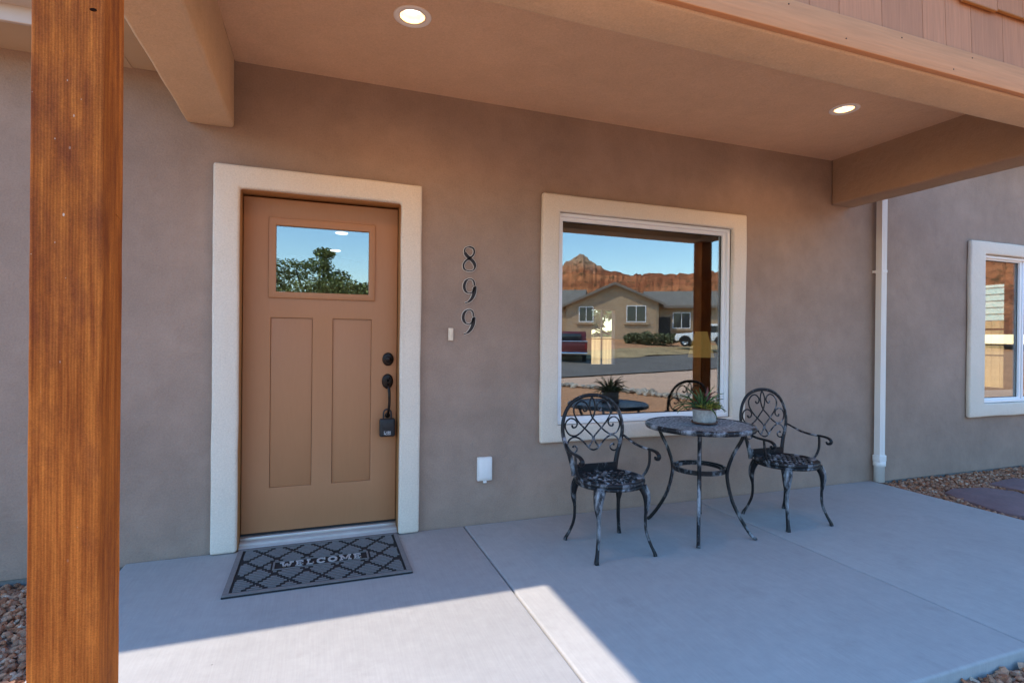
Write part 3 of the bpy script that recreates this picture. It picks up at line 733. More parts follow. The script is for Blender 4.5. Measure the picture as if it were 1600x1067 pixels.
# ------------------------------------------------------------------ chairs
def make_chair():
    e = empty('bistro_chair', '', '', (0, 0, 0))
    # chair local: seat centre at origin, facing -y
    yb = lambda z: .185+(z-.43)*.10
    bk = lambda u, z, o=0: (u, yb(z)+o, z)
    # seat
    MB().lathe([(0, .405), (.19, .405), (.206, .41), (.212, .42), (.210, .432), (.200, .436), (.188, .432), (.182, .424), (0, .424)], 48).build('seat', m_iron, e)
    pad = MB(); ang = radians(0)
    nx_, ny_ = 9, 8; px_, py_ = .043, .047
    for i in range(nx_):
        for j in range(ny_):
            u = (i-(nx_-1)/2)*px_; v = (j-(ny_-1)/2)*py_
            if u*u+v*v > .166**2: continue
            # slanted cast pads with a domed top
            a, c_ = px_*.40, py_*.42; sk = .009
            pad.add([(u-a, v-c_-sk, .424), (u+a, v-c_+sk, .424), (u+a, v+c_+sk, .424), (u-a, v+c_-sk, .424),
                     (u-a*.7, v-c_*.6-sk*.7, .433), (u+a*.7, v-c_*.6+sk*.7, .433), (u+a*.7, v+c_*.6+sk*.7, .433), (u-a*.7, v+c_*.6-sk*.7, .433)],
                    [(4,5,6,7),(0,1,5,4),(1,2,6,5),(2,3,7,6),(3,0,4,7)], False)
    pad.build('seat_lattice', m_pad, e)
    MB().lathe([(.196, .392), (.203, .392), (.206, .408), (.196, .408)], 48, closed=True).build('seat_apron', m_iron, e)
    # curved rear skirt between the uprights
    pts = [bk(u, .455, -.012-.05*(u/.15)**2*0) for u in (-.148, -.1, -.05, 0, .05, .1, .148)]
    sk = MB(); k_ = len(pts)
    vs = []
    for p in pts:
        for dy in (-.006, .006):
            for z in (.418, .476): vs.append((p[0], p[1]+dy, z))
    fs = []
    for i in range(k_-1):
        a = 4*i; c = a+4
        fs += [(a, c, c+1, a+1), (a+2, a+3, c+3, c+2), (a+1, c+1, c+3, a+3), (a, a+2, c+2, c)]
    fs += [(0, 1, 3, 2), (4*k_-4, 4*k_-2, 4*k_-1, 4*k_-3)]
    sk.add(vs, fs); sk.build('back_rail', m_iron, e)
    # arch
    half = [(.148, .405), (.152, .45), (.172, .53), (.198, .60), (.214, .665), (.212, .735), (.188, .805), (.140, .862), (.072, .894)]
    arch = [bk(u, z) for u, z in half]+[bk(0, .903)]+[bk(-u, z) for u, z in half[::-1]]
    pts = catmull(arch, 5); nn = len(pts)
    rs = []
    for p in pts:
        t = max(0, min(1, (p.z-.45)/.25)); rs.append(.0175*(1-t)+.0125*t)
    MB().tube(pts, rs, 10, up=(0, 1, 0), flat=.65).build('back_frame', m_iron, e)
    lat = MB()
    C1 = [(0, .893), (.013, .868), (.021, .833), (.014, .79), (0, .757), (-.033, .722), (-.064, .690), (-.095, .665), (-.128, .650), (-.166, .657), (-.190, .685), (-.197, .715), (-.184, .745), (-.156, .760), (-.126, .750), (-.112, .727), (-.122, .706), (-.142, .702), (-.150, .718)]
    C2 = [(.068, .818), (.058, .802), (.041, .808), (.033, .830), (.047, .854), (.076, .866), (.108, .853), (.131, .822), (.130, .784), (.107, .742), (.073, .705), (.033, .668), (.006, .640), (.010, .612), (.026, .588), (.038, .574)]
    C3 = [(0, .556), (.030, .566), (.064, .602), (.104, .634), (.142, .642), (.174, .624), (.186, .592), (.177, .560), (.150, .545), (.124, .556), (.121, .576), (.139, .588), (.150, .578)]
    for Cv, r_ in ((C1, .0056), (C2, .0058), (C3, .0058)):
        for s_ in (1, -1):
            q = catmull([bk(s_*u, z) for u, z in Cv], 5); lat.tube(q, [r_]*(len(q)-6)+[r_*1.1, r_*1.2, r_*1.25, r_*1.25, r_*1.2, r_*.9], 7, up=(0, 1, 0), flat=.8)
    lat.build('scrollwork', m_iron, e)
    # arms
    for s_ in (1, -1):
        q = catmull([(s_*.212, yb(.645), .645), (s_*.222, yb(.645)-.05, .626), (s_*.238, .10, .602), (s_*.250, .02, .590), (s_*.256, -.06, .590), (s_*.257, -.115, .584), (s_*.256, -.140, .566), (s_*.254, -.133, .548), (s_*.253, -.112, .545), (s_*.253, -.104, .558)], 5)
        k_ = len(q); rs = [.010+.0045*sin(min(1, i/(k_*.75))*pi*.5) for i in range(k_-6)]+[.0125, .011, .0105, .010, .010, .009]
        a_ = MB().tube(q, rs, 9, flat=.6)
        q = catmull([(s_*.252, -.045, .588), (s_*.252, -.048, .545), (s_*.248, -.048, .50), (s_*.232, -.045, .46), (s_*.205, -.04, .425)], 5)
        a_.tube(q, .0085, 8); a_.build('arm', m_iron, e)
    # legs: cast channels, broad at the knee and flared at the foot
    for sx, sy in ((-1, -1), (1, -1), (-1, 1), (1, 1)):
        fx, fy = sx*.193, (-.198 if sy < 0 else .200)
        tx, ty = sx*.135, sy*.128
        q = catmull([(tx, ty, .405), (tx+sx*.018, ty+sy*.02, .36), (tx+sx*.026, ty+sy*.026, .30), (tx+sx*.020, ty+sy*.022, .22), (tx+sx*.022, ty+sy*.026, .14), (tx+sx*.038, ty+sy*.046, .07), (fx-sx*.004, fy-sy*.004, .022), (fx, fy, .002)], 4)
        k_ = len(q); rs = []
        for p in q:
            z = p.z; rs.append(.0265*max(0, (z-.24)/.165)**.8+.0125 if z > .24 else .0115+max(0, .05-z)*.08)
        lg = MB().tube(q, rs, 8, flat=.62, up=(sx*.7, sy*.7, 0))
        # raised ridge down the outer corner
        q2 = [p+Vector((sx*.7, sy*.7, 0))*r_*.55 for p, r_ in zip(q, rs)]
        lg.tube(q2, [r_*.35+.001 for r_ in rs], 6); lg.build('leg', m_iron, e)
    return e
ch = make_chair(); ch.location = (1.665, -.655, 0)
tag(ch, 'dark scroll back metal armchair between the doorway and the round table', 'chair', 'metal bistro chairs')
ch2 = copy_tree(ch); ch2.location = (3.128, -.600, 0); tag(ch2, 'dark scroll back metal armchair to the right of the round table', 'chair', 'metal bistro chairs')

# ------------------------------------------------------------------ table
tb = empty('bistro_table', 'round dark metal bistro table with mottled silver top and bowed legs', 'table', (2.405, -.560, 0), radians(0))
R_ = .352
MB().lathe([(0, .684), (R_-.03, .684), (R_-.006, .682), (R_, .690), (R_, .700), (R_-.006, .708), (R_-.018, .709), (R_-.024, .7055), (0, .7055)], 72).build('tabletop', m_table, tb)
MB().lathe([(R_-.025, .705), (R_-.021, .7095), (R_-.006, .7095), (R_+.002, .7), (R_+.003, .690), (R_-.002, .678), (R_-.012, .676), (R_-.012, .683)], 72, closed=True).build('rim', m_iron, tb)
for ax, ay in ((-.225, -.275), (.212, -.280), (-.212, .275), (.225, .262)):
    L = sqrt(ax*ax+ay*ay); ux, uy = ax/L, ay/L
    q = catmull([(ux*r_, uy*r_, z) for r_, z in ((.285, .684), (.262, .62), (.212, .52), (.180, .42), (.182, .34), (.212, .22), (.268, .11), (.325, .028), (L-.004, .012), (L, .003))], 5)
    lg = MB().tube(q, [.0115]*(len(q)-4)+[.012, .013, .0135, .012], 8); lg.build('leg', m_iron, tb)
MB().lathe([(.158, .396), (.170, .396), (.170, .426), (.158, .426)], 48, closed=True, smooth=False).build('stretcher_ring', m_iron, tb)
MB().lathe([(.137, .400), (.146, .400), (.146, .420), (.137, .420)], 48, closed=True, smooth=False).build('stretcher_ring', m_iron, tb)
# ------------------------------------------------------------------ potted plant
def _fit(o, sx, sz):
    o.scale = (sx, sx, sz)
pl = empty('potted_plant', 'agave and yellow succulents in a ribbed grey metal pot on the table', 'potted plant', (2.435, -.57, .7105))
MB().lathe([(0, 0), (.092, 0), (.100, .006), (.100, .011), (.092, .011), (.086, .006), (0, .006)], 40).build('saucer', m_terra, pl)
MB().lathe([(0, .0065), (.080, .0065), (.084, .018), (.086, .078), (.090, .082), (.090, .086), (.078, .086), (.076, .07), (0, .07)], 160, fn=lambda a, z: 1+(.022*sin(a*36) if .015 < z < .08 else 0)).build('pot', m_galv, pl)
MB().lathe([(.0775, .0835), (.0775, .0915), (.0925, .0915), (.0935, .087), (.0925, .0835)], 48, closed=True).build('pot_rim', m_terra, pl)
MB().lathe([(0, .078), (.077, .074)], 24).build('soil', m_soil, pl)
def leaf(mb, base, az, length, rise, droop, wd, n=9, fold=.3, tipcurl=0):
    d = Vector((cos(az), sin(az), 0)); s_ = Vector((-sin(az), cos(az), 0)); el = rise; p = Vector(base); vs = []
    for i in range(n+1):
        t = i/n; wv = wd*(.55+.9*t if t < .35 else .865*(1-((t-.35)/.65)**1.6)+.012)
        up = Vector((-d.x*sin(el), -d.y*sin(el), cos(el)))
        vs += [p-s_*wv+up*wv*fold, p-up*.0015, p+s_*wv+up*wv*fold, p-up*.0035]
        p = p+(d*cos(el)+Vector((0, 0, sin(el))))*(length/n); el -= droop/n*(1+.6*t)
    fs = []
    for i in range(n):
        a = 4*i; c = a+4
        fs += [(a, a+1, c+1, c), (a+1, a+2, c+2, c+1), (a+2, a+3, c+3, c+2), (a+3, a, c, c+3)]
    fs += [(0, 3, 2, 1), (4*n, 4*n+1, 4*n+2, 4*n+3)]
    mb.add(vs, fs, True)
rng = random.Random(11)
for i in range(34):
    az = i*2.399+rng.uniform(-.2, .2); t = i/33
    mb = MB(); leaf(mb, (-.01+cos(az)*.022*(1.2-t), .01+sin(az)*.022*(1.2-t), .075), az, rng.uniform(.14, .21)*(1-.15*t), .35+.95*t+rng.uniform(-.1, .1), 1.15-.55*t+rng.uniform(-.2, .2), rng.uniform(.0085, .0125))
    mb.build('leaf', m_leaf, pl)
for i in range(5):
    mb = MB(); leaf(mb, (.03, .01, .12), .3+rng.uniform(-.9, .9), rng.uniform(.09, .13), 1.25-.14*i, .9+.25*i, .010); mb.build('red_leaf', m_leafr, pl)
mb = MB()
for i in range(120):
    a = rng.uniform(-2.6, 1.0); r_ = rng.uniform(.035, .082); c_ = (r_*cos(a), r_*sin(a), .078+rng.uniform(0, .02))
    leaf(mb, c_, a+rng.uniform(-1, 1), rng.uniform(.025, .055), rng.uniform(.3, 1.3), rng.uniform(.2, 1.6), rng.uniform(.003, .0055), n=4)
tag(mb.build('succulent_rosette', m_leafy, pl), kind='stuff')

for o in pl.children:
    if o.name.split('.')[0] in ('pot', 'saucer', 'pot_rim', 'soil'): _fit(o, .86, 1.12)
    else: o.location.z += .008; _fit(o, 1.0, 1.12)

# ------------------------------------------------------------------ gravel and flagstones near the house
FL = [[(5.10, -.43), (5.30, -.37), (5.62, -.43), (5.75, -.62), (5.62, -.80), (5.30, -1.02), (4.98, -1.06), (4.93, -.92), (5.02, -.62)],
      [(5.83, -.36), (6.3, -.30), (6.55, -.55), (6.35, -.86), (6.0, -.92), (5.84, -.66)]]
for poly, lab in zip(FL, ('purple sandstone stepping stone lying next to the porch slab edge', 'purple sandstone stepping stone farther from the slab, under the right window')):
    o = MB().prism(poly, -.085, -.022, 'z').build('stepping_stone', m_flag, None, bevel=.006, sub=0); tag(o, lab, 'stepping stone', 'flat stepping stones in the gravel')
def inside(p, poly):
    c = False; j = len(poly)-1
    for i in range(len(poly)):
        (xi, yi), (xj, yj) = poly[i], poly[j]
        if (yi > p[1]) != (yj > p[1]) and p[0] < (xj-xi)*(p[1]-yi)/(yj-yi)+xi: c = not c
        j = i
    return c
gv = MB(); rng2 = random.Random(5); random.seed(21)
def scatter(x0, x1, y0, y1, dens, zt, r0=.010, r1=.022):
    for _ in range(int((x1-x0)*(y1-y0)*dens)):
        x, y = random.uniform(x0, x1), random.uniform(y0, y1)
        if -1.012 < x < 4.792 and y > -2.165: continue
        if any(inside((x, y), P) for P in FL): continue
        if (x-4.817)**2+(y+.05)**2 < .06**2: continue
        r_ = random.uniform(r0, r1)*(1.25 if random.random() < .12 else 1)
        vs, fs = rock_verts(r_); zz = zt+random.uniform(-.022, .004)
        gv.add([(x+q.x, y+q.y, zz+q.z) for q in vs], fs)
scatter(-2.6, -1.0, -1.35, .0, 3600, -.052)
scatter(4.78, 8.2, -1.7, .0, 2600, -.036, .010, .019)
scatter(1.6, 5.2, -2.75, -2.16, 3000, -.050)
tag(gv.build('gravel', m_rock, None, rnd=False), kind='stuff')
# soil bed carrying the gravel close to the wall
bd = MB(); bd.box(-2.9, -.998, -1.5, .011, -.2, -.068); bd.box(4.778, 9, -1.9, .011, -.2, -.050); bd.box(1.0, 5.6, -2.9, -2.153, -.2, -.069)
tag(bd.build('gravel_bed', M('gravel fines', (.16, .10, .075), 1, var=((60, .4),), kind='World'), None), kind='structure')
# ------------------------------------------------------------------ across the street (seen mirrored in the glass)
MC = Vector((0, 3.6, 1.25))
def pol(az, D, z=None):
    a = radians(az); x, y = D*sin(a), 3.6-D*cos(a); return Vector((x, y, hq(x, y) if z is None else z))
def hill_mat():
    m, n, l, p = nmat('red rock hillside'); v = coords(n, l, 'World', (1, 1, 1)); vs = coords(n, l, 'World', (.25, .25, 2.2))
    stra = tex_noise(n, l, vs, .09, 5, .6); blot = tex_noise(n, l, v, .05, 8, .7); fine = tex_noise(n, l, v, .35, 6, .7)
    c = mixc(n, l, maprange(n, l, stra, .38, .62, 0, 1), (.66, .26, .11), (.42, .14, .065))
    g = n.new('ShaderNodeNewGeometry'); sx = n.new('ShaderNodeSeparateXYZ'); l.new(g.outputs['Position'], sx.inputs[0])
    zz = n.new('ShaderNodeMath'); zz.operation = 'MULTIPLY_ADD'; zz.inputs[1].default_value = 22; l.new(blot, zz.inputs[0]); l.new(sx.outputs[2], zz.inputs[2])
    top = maprange(n, l, zz.outputs[0], 50, 57, 0, .8); c = mixc(n, l, top, c, (.60, .40, .24))
    c = mixc(n, l, maprange(n, l, fine, .53, .62, 0, .8), c, (.13, .095, .045))
    c = scale_col(n, l, c, maprange(n, l, blot, .3, .7, .6, 1.25))
    l.new(c, p.inputs['Base Color']); p.inputs['Roughness'].default_value = 1; p.inputs['Specular IOR Level'].default_value = .05
    l.new(bump(n, l, fine, 1, 2.5), p.inputs['Normal']); return m
AZ = [(-75, 1.5), (-20, 2.2), (8, 2.0), (16, 4.2), (22, 6.4), (24.9, 7.75), (25.6, 8.45), (26.3, 8.95), (27.1, 9.15), (27.8, 9.05), (28.5, 8.55), (29.3, 7.9), (30.6, 7.4), (32.5, 7.1), (34.5, 7.35), (36, 7.0), (38, 7.15), (41, 7.3), (46, 6.4), (52, 7.4), (62, 8.2), (72, 6.5), (95, 4), (130, 2)]
def ridge(a):
    for (p, q), (r, s_) in zip(AZ, AZ[1:]):
        if p <= a <= r: return q+(s_-q)*(a-p)/(r-p)
    return 1.5
hb = MB(); NA, NR = 1000, 64; vs = []
for i in range(NA):
    a = -74+203*i/(NA-1)
    H = math.tan(radians(ridge(a)))*300
    H *= 1+.03*mnoise.noise(Vector((a*.9, 3, 0)))+.022*mnoise.noise(Vector((a*3.3, 7, 0)))
    for j in range(NR):
        t = j/(NR-1); r_ = 150+190*t
        gul = mnoise.noise(Vector((a*.35, r_*.02, 1)))*.5+mnoise.noise(Vector((a*1.1, r_*.05, 4)))*.25
        u = min(1, t/.79)
        prof = .60*u**1.25 if u < .86 else .50+(.5)*((u-.86)/.14)**.7 if u < 1 else 1
        prof = max(prof, .60*min(u, .86)**1.25)
        z = 3.5+(H-3)*min(1.02, prof*(1+.16*gul*(1-u)+.04*gul))
        q3 = Vector((a*1.6, r_*.045, 2)); rough_ = mnoise.fractal(q3, 1.0, 2.1, 5)
        z += rough_*1.5*min(1, t*4)
        if u > .8: z += .8*mnoise.noise(Vector((a*6, r_*.12, 9)))*(u-.8)*5
        p = pol(a, r_, z); vs.append((p.x, p.y, p.z))
hb.add(vs, [(i*NR+j, i*NR+j+1, (i+1)*NR+j+1, (i+1)*NR+j) for i in range(NA-1) for j in range(NR-1)], False)
tag(hb.build('hills', hill_mat(), rnd=False), kind='structure')

m_nwall = M('neighbour tan stucco', (.42, .30, .19), .95, var=((1, .08),), kind='World')
m_ntile = M('grey concrete roof tile', (.30, .27, .235), .9, var=((2, .1),), kind='World')
m_nfas = M('neighbour fascia', (.20, .165, .13), .7); m_dark = M('dark window glass', (.03, .035, .04), .08, spec=.6)
def tile_roof(mb, x0, x1, ya, za, yb_, zb, n=12):
    """courses of tile stepping from eave (ya,za) to ridge (yb,zb), running along x"""
    for i in range(n):
        t0, t1 = i/n, (i+1)/n
        y0, y1 = ya+(yb_-ya)*t0, ya+(yb_-ya)*t1; z0, z1 = za+(zb-za)*t0, za+(zb-za)*t1
        mb.add([(x0, y0, z0+.2), (x1, y0, z0+.2), (x1, y1, z1+.05), (x0, y1, z1+.05), (x0, y0, z0-.03), (x1, y0, z0-.03), (x1, y1, z1-.03), (x0, y1, z1-.03)],
               [(0,1,2,3),(0,4,5,1),(1,5,6,2),(3,7,4,0),(4,7,6,5)])
P0 = pol(30.7, 55, 1.55)
nh = empty('neighbour_house', 'tan stucco house with a grey tile gable across the street, seen in the window reflection', 'house', P0, radians(30.7))
MB().prism([(-4.9, -1.5), (4.3, -1.5), (4.3, 3.6), (0, 5.45), (-4.9, 3.35)], -9, 0).build('wall', m_nwall, nh)
MB().box(4.301, 20, -9, -2.6, -1.5, 3.4).build('wall', m_nwall, nh)
MB().box(-22, -4.901, -9, -2.0, -1.5, 3.3).build('wall', m_nwall, nh)
rf = MB()
for sx, xe, ze in ((-1, -5.5, 3.18), (1, 4.9, 3.42)):
    n_ = 9
    for i in range(n_):
        t0, t1 = i/n_, (i+1)/n_
        xa, xb = xe*(1-t0), xe*(1-t1); za, zb = ze+(5.62-ze)*t0, ze+(5.62-ze)*t1
        rf.add([(xa, .55, za+.10), (xb, .55, zb+.04), (xb, -9, zb+.04), (xa, -9, za+.10), (xa, .55, za-.04), (xb, .55, zb-.04), (xb, -9, zb-.04), (xa, -9, za-.04)], [(0,1,2,3),(4,7,6,5),(0,4,5,1),(3,2,6,7),(0,3,7,4),(1,5,6,2)])
tile_roof(rf, 3.2, 20.5, -2.0, 3.36, -7.5, 5.35); tile_roof(rf, 3.2, 20.5, -13, 3.36, -7.5, 5.35)
tile_roof(rf, -22.5, -3.2, -1.4, 3.3, -7.5, 5.6); tile_roof(rf, -22.5, -3.2, -13, 3.3, -7.5, 5.6)
tag(rf.build('roof', m_ntile, nh, rnd=False), kind='stuff')
fb = MB()
fb.add([(-5.55, .56, 3.0), (0, .56, 5.40), (0, .56, 5.66), (-5.55, .56, 3.26), (-5.55, .60, 3.0), (0, .60, 5.40), (0, .60, 5.66), (-5.55, .60, 3.26)], [(3,2,1,0),(4,5,6,7),(0,1,5,4),(2,3,7,6),(0,4,7,3),(1,2,6,5)])
fb.build('fascia', m_nfas, nh)
fb = MB(); fb.add([(4.95, .56, 3.26), (0, .56, 5.40), (0, .56, 5.66), (4.95, .56, 3.5), (4.95, .60, 3.26), (0, .60, 5.40), (0, .60, 5.66), (4.95, .60, 3.5)], [(0,1,2,3),(7,6,5,4),(4,5,1,0),(6,7,3,2),(3,7,4,0),(5,6,2,1)])
fb.build('fascia', m_nfas, nh); MB().box(4.95, 20.5, -2.02, -1.95, 3.2, 3.46).build('fascia', m_nfas, nh)
for x0, x1, z0, z1, y in ((-3.5, -2.2, 1.75, 3.15, 0), (1.25, 3.0, 1.75, 3.25, 0), (6.0, 7.6, 1.2, 2.7, -2.6)):
    wn = MB().ring((x0-.09, x1+.09, z0-.09, z1+.09), (x0, x1, z0, z1), y+.001, y+.07).build('window', m_vinyl, nh)
    MB().box(x0, x1, y+.002, y+.02, z0, z1).build('pane', m_dark, wn)
    MB().box((x0+x1)/2-.04, (x0+x1)/2+.04, y+.021, y+.06, z0, z1).build('mullion', m_vinyl, wn)
    MB().box(x0-.35, x1+.35, y+.002, y+.22, z0-.32, z0-.10).build('sill', m_nwall, wn)
MB().box(4.5, 5.7, -2.59, -2.52, -.2, 2.3).build('door', M('dark front door', (.04, .03, .025), .5), nh)
MB().box(4.0, 4.1, .002, .08, -.3, 3.3).build('downspout', m_nwall, nh)

# ------- foliage helpers
def foliage(mb, centres, n, size, rng, flat=.8):
    for _ in range(n):
        c, r_ = rng.choice(centres)
        d = Vector((rng.gauss(0, 1), rng.gauss(0, 1), rng.gauss(0, 1))).normalized()*r_*rng.uniform(.45, 1.05)
        d.z *= flat; p = Vector(c)+d
        a = Vector((rng.gauss(0, 1), rng.gauss(0, 1), rng.gauss(0, .7))).normalized(); b_ = a.orthogonal().normalized(); s_ = size*rng.uniform(.6, 1.4)
        mb.add([p-a*s_, p+b_*s_*.38, p+a*s_, p-b_*s_*.38], [(0, 1, 2, 3)])
    return mb
m_bark = M('dark bark', (.06, .04, .03), .95, var=((8, .3),)); 
m_tree = M('juniper foliage', (.20, .235, .075), .8, island=.5); m_tree2 = M('pale green foliage', (.085, .12, .035), .8, island=.5)
m_shrub = M('desert shrub foliage', (.11, .12, .055), .85, island=.5)
def tree(loc, h, centres, n, size, mat, lab, seed, trunk=.13, group=None):
    rg = random.Random(seed); e = empty('tree', lab, 'tree', loc, group=group)
    tr = MB(); base = Vector((0, 0, -.1)); fork = Vector((.1, 0, h*.32))
    tr.tube(catmull([base, (.04, .02, h*.15), fork], 4), [trunk*1.2]*3+[trunk]*6, 8)
    for c, r_ in centres:
        c = Vector(c); mid = (fork+c)/2+Vector((rg.uniform(-.2, .2), rg.uniform(-.2, .2), -.1))
        q = catmull([fork, mid, c], 4); tr.tube(q, [trunk*.55*(1-.8*i/len(q)) for i in range(len(q))], 6)
    tr.build('trunk', m_bark, e)
    foliage(MB(), centres, n, size, rg, .55).build('crown', mat, e, rnd=False); return e
rg = random.Random(3)
cen = [((rg.uniform(-2.6, 1.5), rg.uniform(-1.3, 1.3), rg.uniform(1.9, 3.4)), rg.uniform(.5, .95)) for _ in range(14)]+[((.25, 0, 4.15), .35), ((.1, .1, 3.75), .45), ((-1.5, .3, 3.65), .6), ((-.6, 0, 3.6), .6), ((.6, 0, 3.4), .5), ((1.6, 0, 3.05), .45), ((2.1, .1, 2.75), .35), ((2.3, .3, 2.2), .45), ((1.2, -.2, 2.6), .55), ((2.6, 0, 1.8), .4), ((1.9, .2, 2.0), .5), ((-2.2, .2, 3.35), .5)]
tree((-.1, -14.6, hq(-.1, -14.6)), 4.5, cen, 13000, .062, m_tree, 'wide dark green tree with layered branches, mirrored in the small pane of the front door', 4)
foliage_c = [((rg.uniform(-2.6, 1.2), rg.uniform(-.8, .8), rg.uniform(.4, 1.4)), .6) for _ in range(12)]
e = empty('shrub', 'dark twiggy brush under the tree, mirrored in the small pane of the front door', 'shrub', (-.6, -13.6, hq(-.6, -13.6)))
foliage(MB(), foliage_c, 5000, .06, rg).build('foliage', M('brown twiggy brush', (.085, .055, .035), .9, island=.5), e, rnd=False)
for k_, (az, D, r_, hgt) in enumerate(((33.3, 50, 1.0, .8), (34.2, 49.5, 1.1, .9), (32.4, 50, .8, .7), (36.2, 50, 1.0, .8))):
    p = pol(az, D); e = empty('shrub', ('middle one of three shrubs under the far house window, mirrored in glass', 'largest shrub at the far gable corner, right of three, mirrored in glass', 'smallest shrub, left of three by the far house, mirrored in glass', 'shrub beside the dark far house entry, mirrored in glass')[k_], 'shrub', p, group='low shrubs across the street')
    foliage(MB(), [((rg.uniform(-r_*.5, r_*.5), rg.uniform(-r_*.5, r_*.5), rg.uniform(.2, hgt)), r_*.5) for _ in range(7)], 1200, .12, rg).build('foliage', m_shrub, e, rnd=False)

# ------- vehicles
m_tyre = M('tyre rubber', (.02, .02, .02), .9); m_rimm = M('alloy rim', (.5, .5, .5), .35, .8); m_chr = M('chrome', (.7, .7, .72), .15, 1)
def wheel(par, x, y, r_, side):
    w_ = MB().lathe([(r_*.62, -.11), (r_*.92, -.11), (r_, -.07), (r_, .07), (r_*.92, .11), (r_*.62, .11)], 24, closed=True).build('wheel', m_tyre, par)
    w_.rotation_euler = (pi/2, 0, 0); w_.location = (x, y, r_)
    rm = MB().lathe([(0, -.05), (r_*.16, -.095), (r_*.2, -.05), (r_*.56, -.05), (r_*.615, -.1), (r_*.615, .1), (r_*.56, .05), (r_*.2, .05), (r_*.16, .095), (0, .05)], 20, fn=None)
    for i in range(5):
        a = i*2*pi/5; rm.tube([(r_*.15*cos(a), r_*.15*sin(a), z_) for z_ in (.08,)]+[(r_*.58*cos(a), r_*.58*sin(a), .085)], .03, 5); rm.tube([(r_*.15*cos(a), r_*.15*sin(a), -.08), (r_*.58*cos(a), r_*.58*sin(a), -.085)], .03, 5)
    rm.build('rim', m_rimm, w_)
# white four wheel drive, local x = length (front at -x), side towards us at +y
m_wpaint = M('white car paint', (.72, .72, .70), .25)
p = pol(39.75, 46); suv = empty('parked_car', 'white boxy four wheel drive parked across the street, at the right of the window reflection', 'car', p+Vector((0, 0, .42)), radians(39.75+12))
prof = [(-2.2, .45), (2.15, .45), (2.2, .7), (2.2, 1.05), (2.12, 1.72), (2.0, 1.80), (-.35, 1.80), (-.85, 1.12), (-2.12, 1.02), (-2.25, .8)]
MB().prism(prof, -.88, .88).build('body', m_wpaint, suv, bevel=.05, seg=2)
for pr, nm in (([(-.62, 1.14), (-.25, 1.66), (.45, 1.66), (.45, 1.14)], 'side_window'), ([(.55, 1.14), (.55, 1.66), (1.25, 1.66), (1.25, 1.14)], 'side_window'), ([(1.35, 1.14), (1.35, 1.66), (1.98, 1.66), (2.02, 1.14)], 'side_window')):
    MB().prism(pr, .882, .90).build(nm, m_dark, suv)
for x in (-1.4, 1.35):
    for y in (-.80, .80): wheel(suv, x, y, .40, 1)
    MB().prism([(x+.5*cos(a), .40+.5*sin(a)) for a in [i*pi/10 for i in range(11)]], .881, .91).build('wheel_arch', m_tyre, suv)
    # tyre sits in the arch
MB().box(-2.33, -2.20, -.85, .85, .42, .66).build('bumper', m_tyre, suv, bevel=.03)
MB().box(2.20, 2.33, -.85, .85, .42, .66).build('bumper', m_tyre, suv, bevel=.03)
# maroon pickup, tailgate towards us (local -y is its nose)
m_mar = M('maroon pickup paint', (.14, .03, .03), .3)
p = pol(26.1, 29.5); pu = empty('pickup_truck', 'maroon pickup truck with chrome bumper, tailgate towards us, at the left of the window reflection', 'pickup truck', p+Vector((0, 0, .02)), radians(26.1))
MB().box(-.92, .92, -2.2, 0, .62, .70).box(-.92, -.84, -2.2, 0, .70, 1.18).box(.84, .92, -2.2, 0, .70, 1.18).build('bed', m_mar, pu, bevel=.02)
MB().box(-.835, .835, -.055, -.001, .702, 1.17).build('tailgate', m_mar, pu, bevel=.015)
MB().box(-.95, .95, -.09, .03, 1.182, 1.24).build('tailgate_cap', m_chr, pu, bevel=.01)
MB().prism([(-5.3, .55), (-5.35, .95), (-4.2, 1.12), (-3.75, 1.12), (-3.3, 1.78), (-2.45, 1.80), (-2.21, 1.2), (-2.21, .55)], -.92, .92, 'x').build('cab', m_mar, pu, bevel=.05)
MB().box(-.62, .62, -2.3, -2.19, 1.28, 1.66).build('rear_window', m_dark, pu, bevel=.02)
MB().box(-.93, .93, .02, .16, .48, .62).build('bumper', m_chr, pu, bevel=.03)
for x in (-.88, .80): MB().box(x, x+.08, -.05, .012, .78, 1.1).build('tail_light', M('red tail light', (.3, .01, .01), .3), pu)
for y in (-1.2, -4.6):
    for x in (-.78, .78):
        w_ = MB().lathe([(.2, -.11), (.34, -.11), (.37, -.07), (.37, .07), (.34, .11), (.2, .11)], 24).build('wheel', m_tyre, pu); w_.rotation_euler = (0, pi/2, 0); w_.location = (x, y, .37)

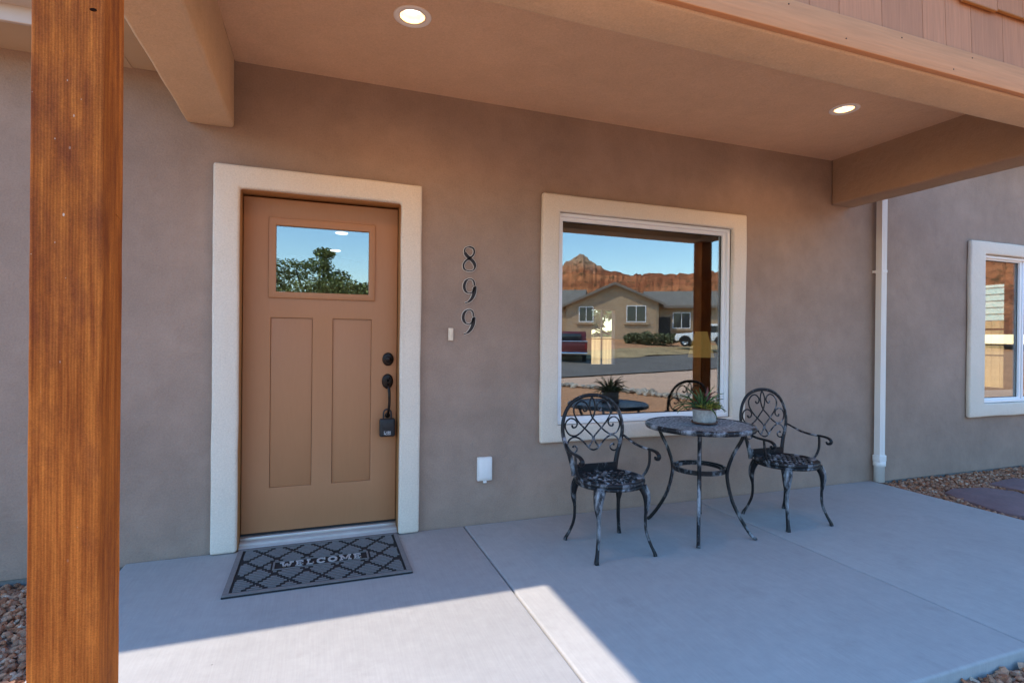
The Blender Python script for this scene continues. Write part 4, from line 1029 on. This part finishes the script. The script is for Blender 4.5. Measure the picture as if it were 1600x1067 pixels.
# ------- back yard seen through the rooms
m_cedar = M('new cedar board', (.58, .40, .18), .8, var=((6, .15), (60, .1)), stretch=(1, 1, .15), kind='World', rnd=.14)
m_cedar2 = m_cedar
fe = empty('fence', 'new yellow cedar board fence in the yard, seen through the house windows', 'fence', (12.6, 0, 0))
y = -1.0
while y < 23:
    if y < 7 or y > 15.5:
        top = (1.74 if y < 9 else 1.46)+rg.uniform(-.012, .012)
        bd_ = MB().box(0, .02, y, y+.138, -.3, top).build('board', m_cedar, fe)
    y += .1425
MB().box(.021, .06, -1, 23, .35, .44).build('rail', m_cedar, fe); MB().box(.021, .06, -1, 23, 1.2, 1.29).build('rail', m_cedar, fe)
m_mint = M('pale mint siding', (.42, .54, .44), .6)
sh = empty('siding_house', 'pale mint lap sided house beyond the yard fence, seen through the right window', 'house', (16.5, 3, 0))
MB().box(.05, 8, -6, 6, -.3, 4.4).build('wall', m_mint, sh)
for i in range(24):
    z = .2+i*.17; MB().add([(-.03, -6, z), (-.03, 6, z), (.04, 6, z), (.04, -6, z), (.0, -6, z+.168), (.0, 6, z+.168), (.04, 6, z+.168), (.04, -6, z+.168)], [(0,3,2,1),(4,5,6,7),(0,1,5,4),(1,2,6,5),(2,3,7,6),(3,0,4,7)]).build('siding_board', m_mint, sh)
MB().prism([(-6.3, 4.4), (6.3, 4.4), (0, 6.5)], -.5, 8.3, 'x').build('roof', m_ntile, sh)
cen = [((rg.uniform(-2, 2), rg.uniform(-4.5, 4.5), rg.uniform(.9, 4.3)), rg.uniform(.7, 1.1)) for _ in range(30)]
tree((16.3, 22.3, -.07), 4, cen, 20000, .3, m_tree2, 'light green tree behind the yard fence, seen through the big window', 9)
# ------- inside the room
fl = empty('floor_lamp', 'floor lamp with a golden shade inside the room, seen through the big window', 'lamp', (5.33, 3.0, .011))
shd = M('golden lamp shade', (.75, .50, .18), .8); pn = shd.node_tree.nodes['Principled BSDF']; pn.inputs['Emission Color'].default_value = (.9, .55, .16, 1); pn.inputs['Emission Strength'].default_value = .07
MB().lathe([(.085, 1.40), (.19, 1.02), (.186, 1.02), (.081, 1.40)], 32, closed=True).build('lamp_shade', shd, fl)
MB().tube([(0, 0, .02), (0, 0, 1.1)], .012, 8).lathe([(.0, .0), (.14, 0), (.14, .015), (.02, .025), (0, .025)], 24).build('stand', m_hard, fl)
for x, y, lb_ in ((.29, 4.4, 'nearer, higher hall ceiling light seen through the front door pane'), (.25, 6.0, 'farther, lower hall ceiling light seen through the front door pane')):
    e = empty('ceiling_light', lb_, 'ceiling light', (x, y, 2.739), group='hall ceiling lights')
    MB().lathe([(0, -.012), (.075, -.012), (.085, -.006), (.085, -.0005), (0, -.0005)], 24).build('lens', m_lamp, e)
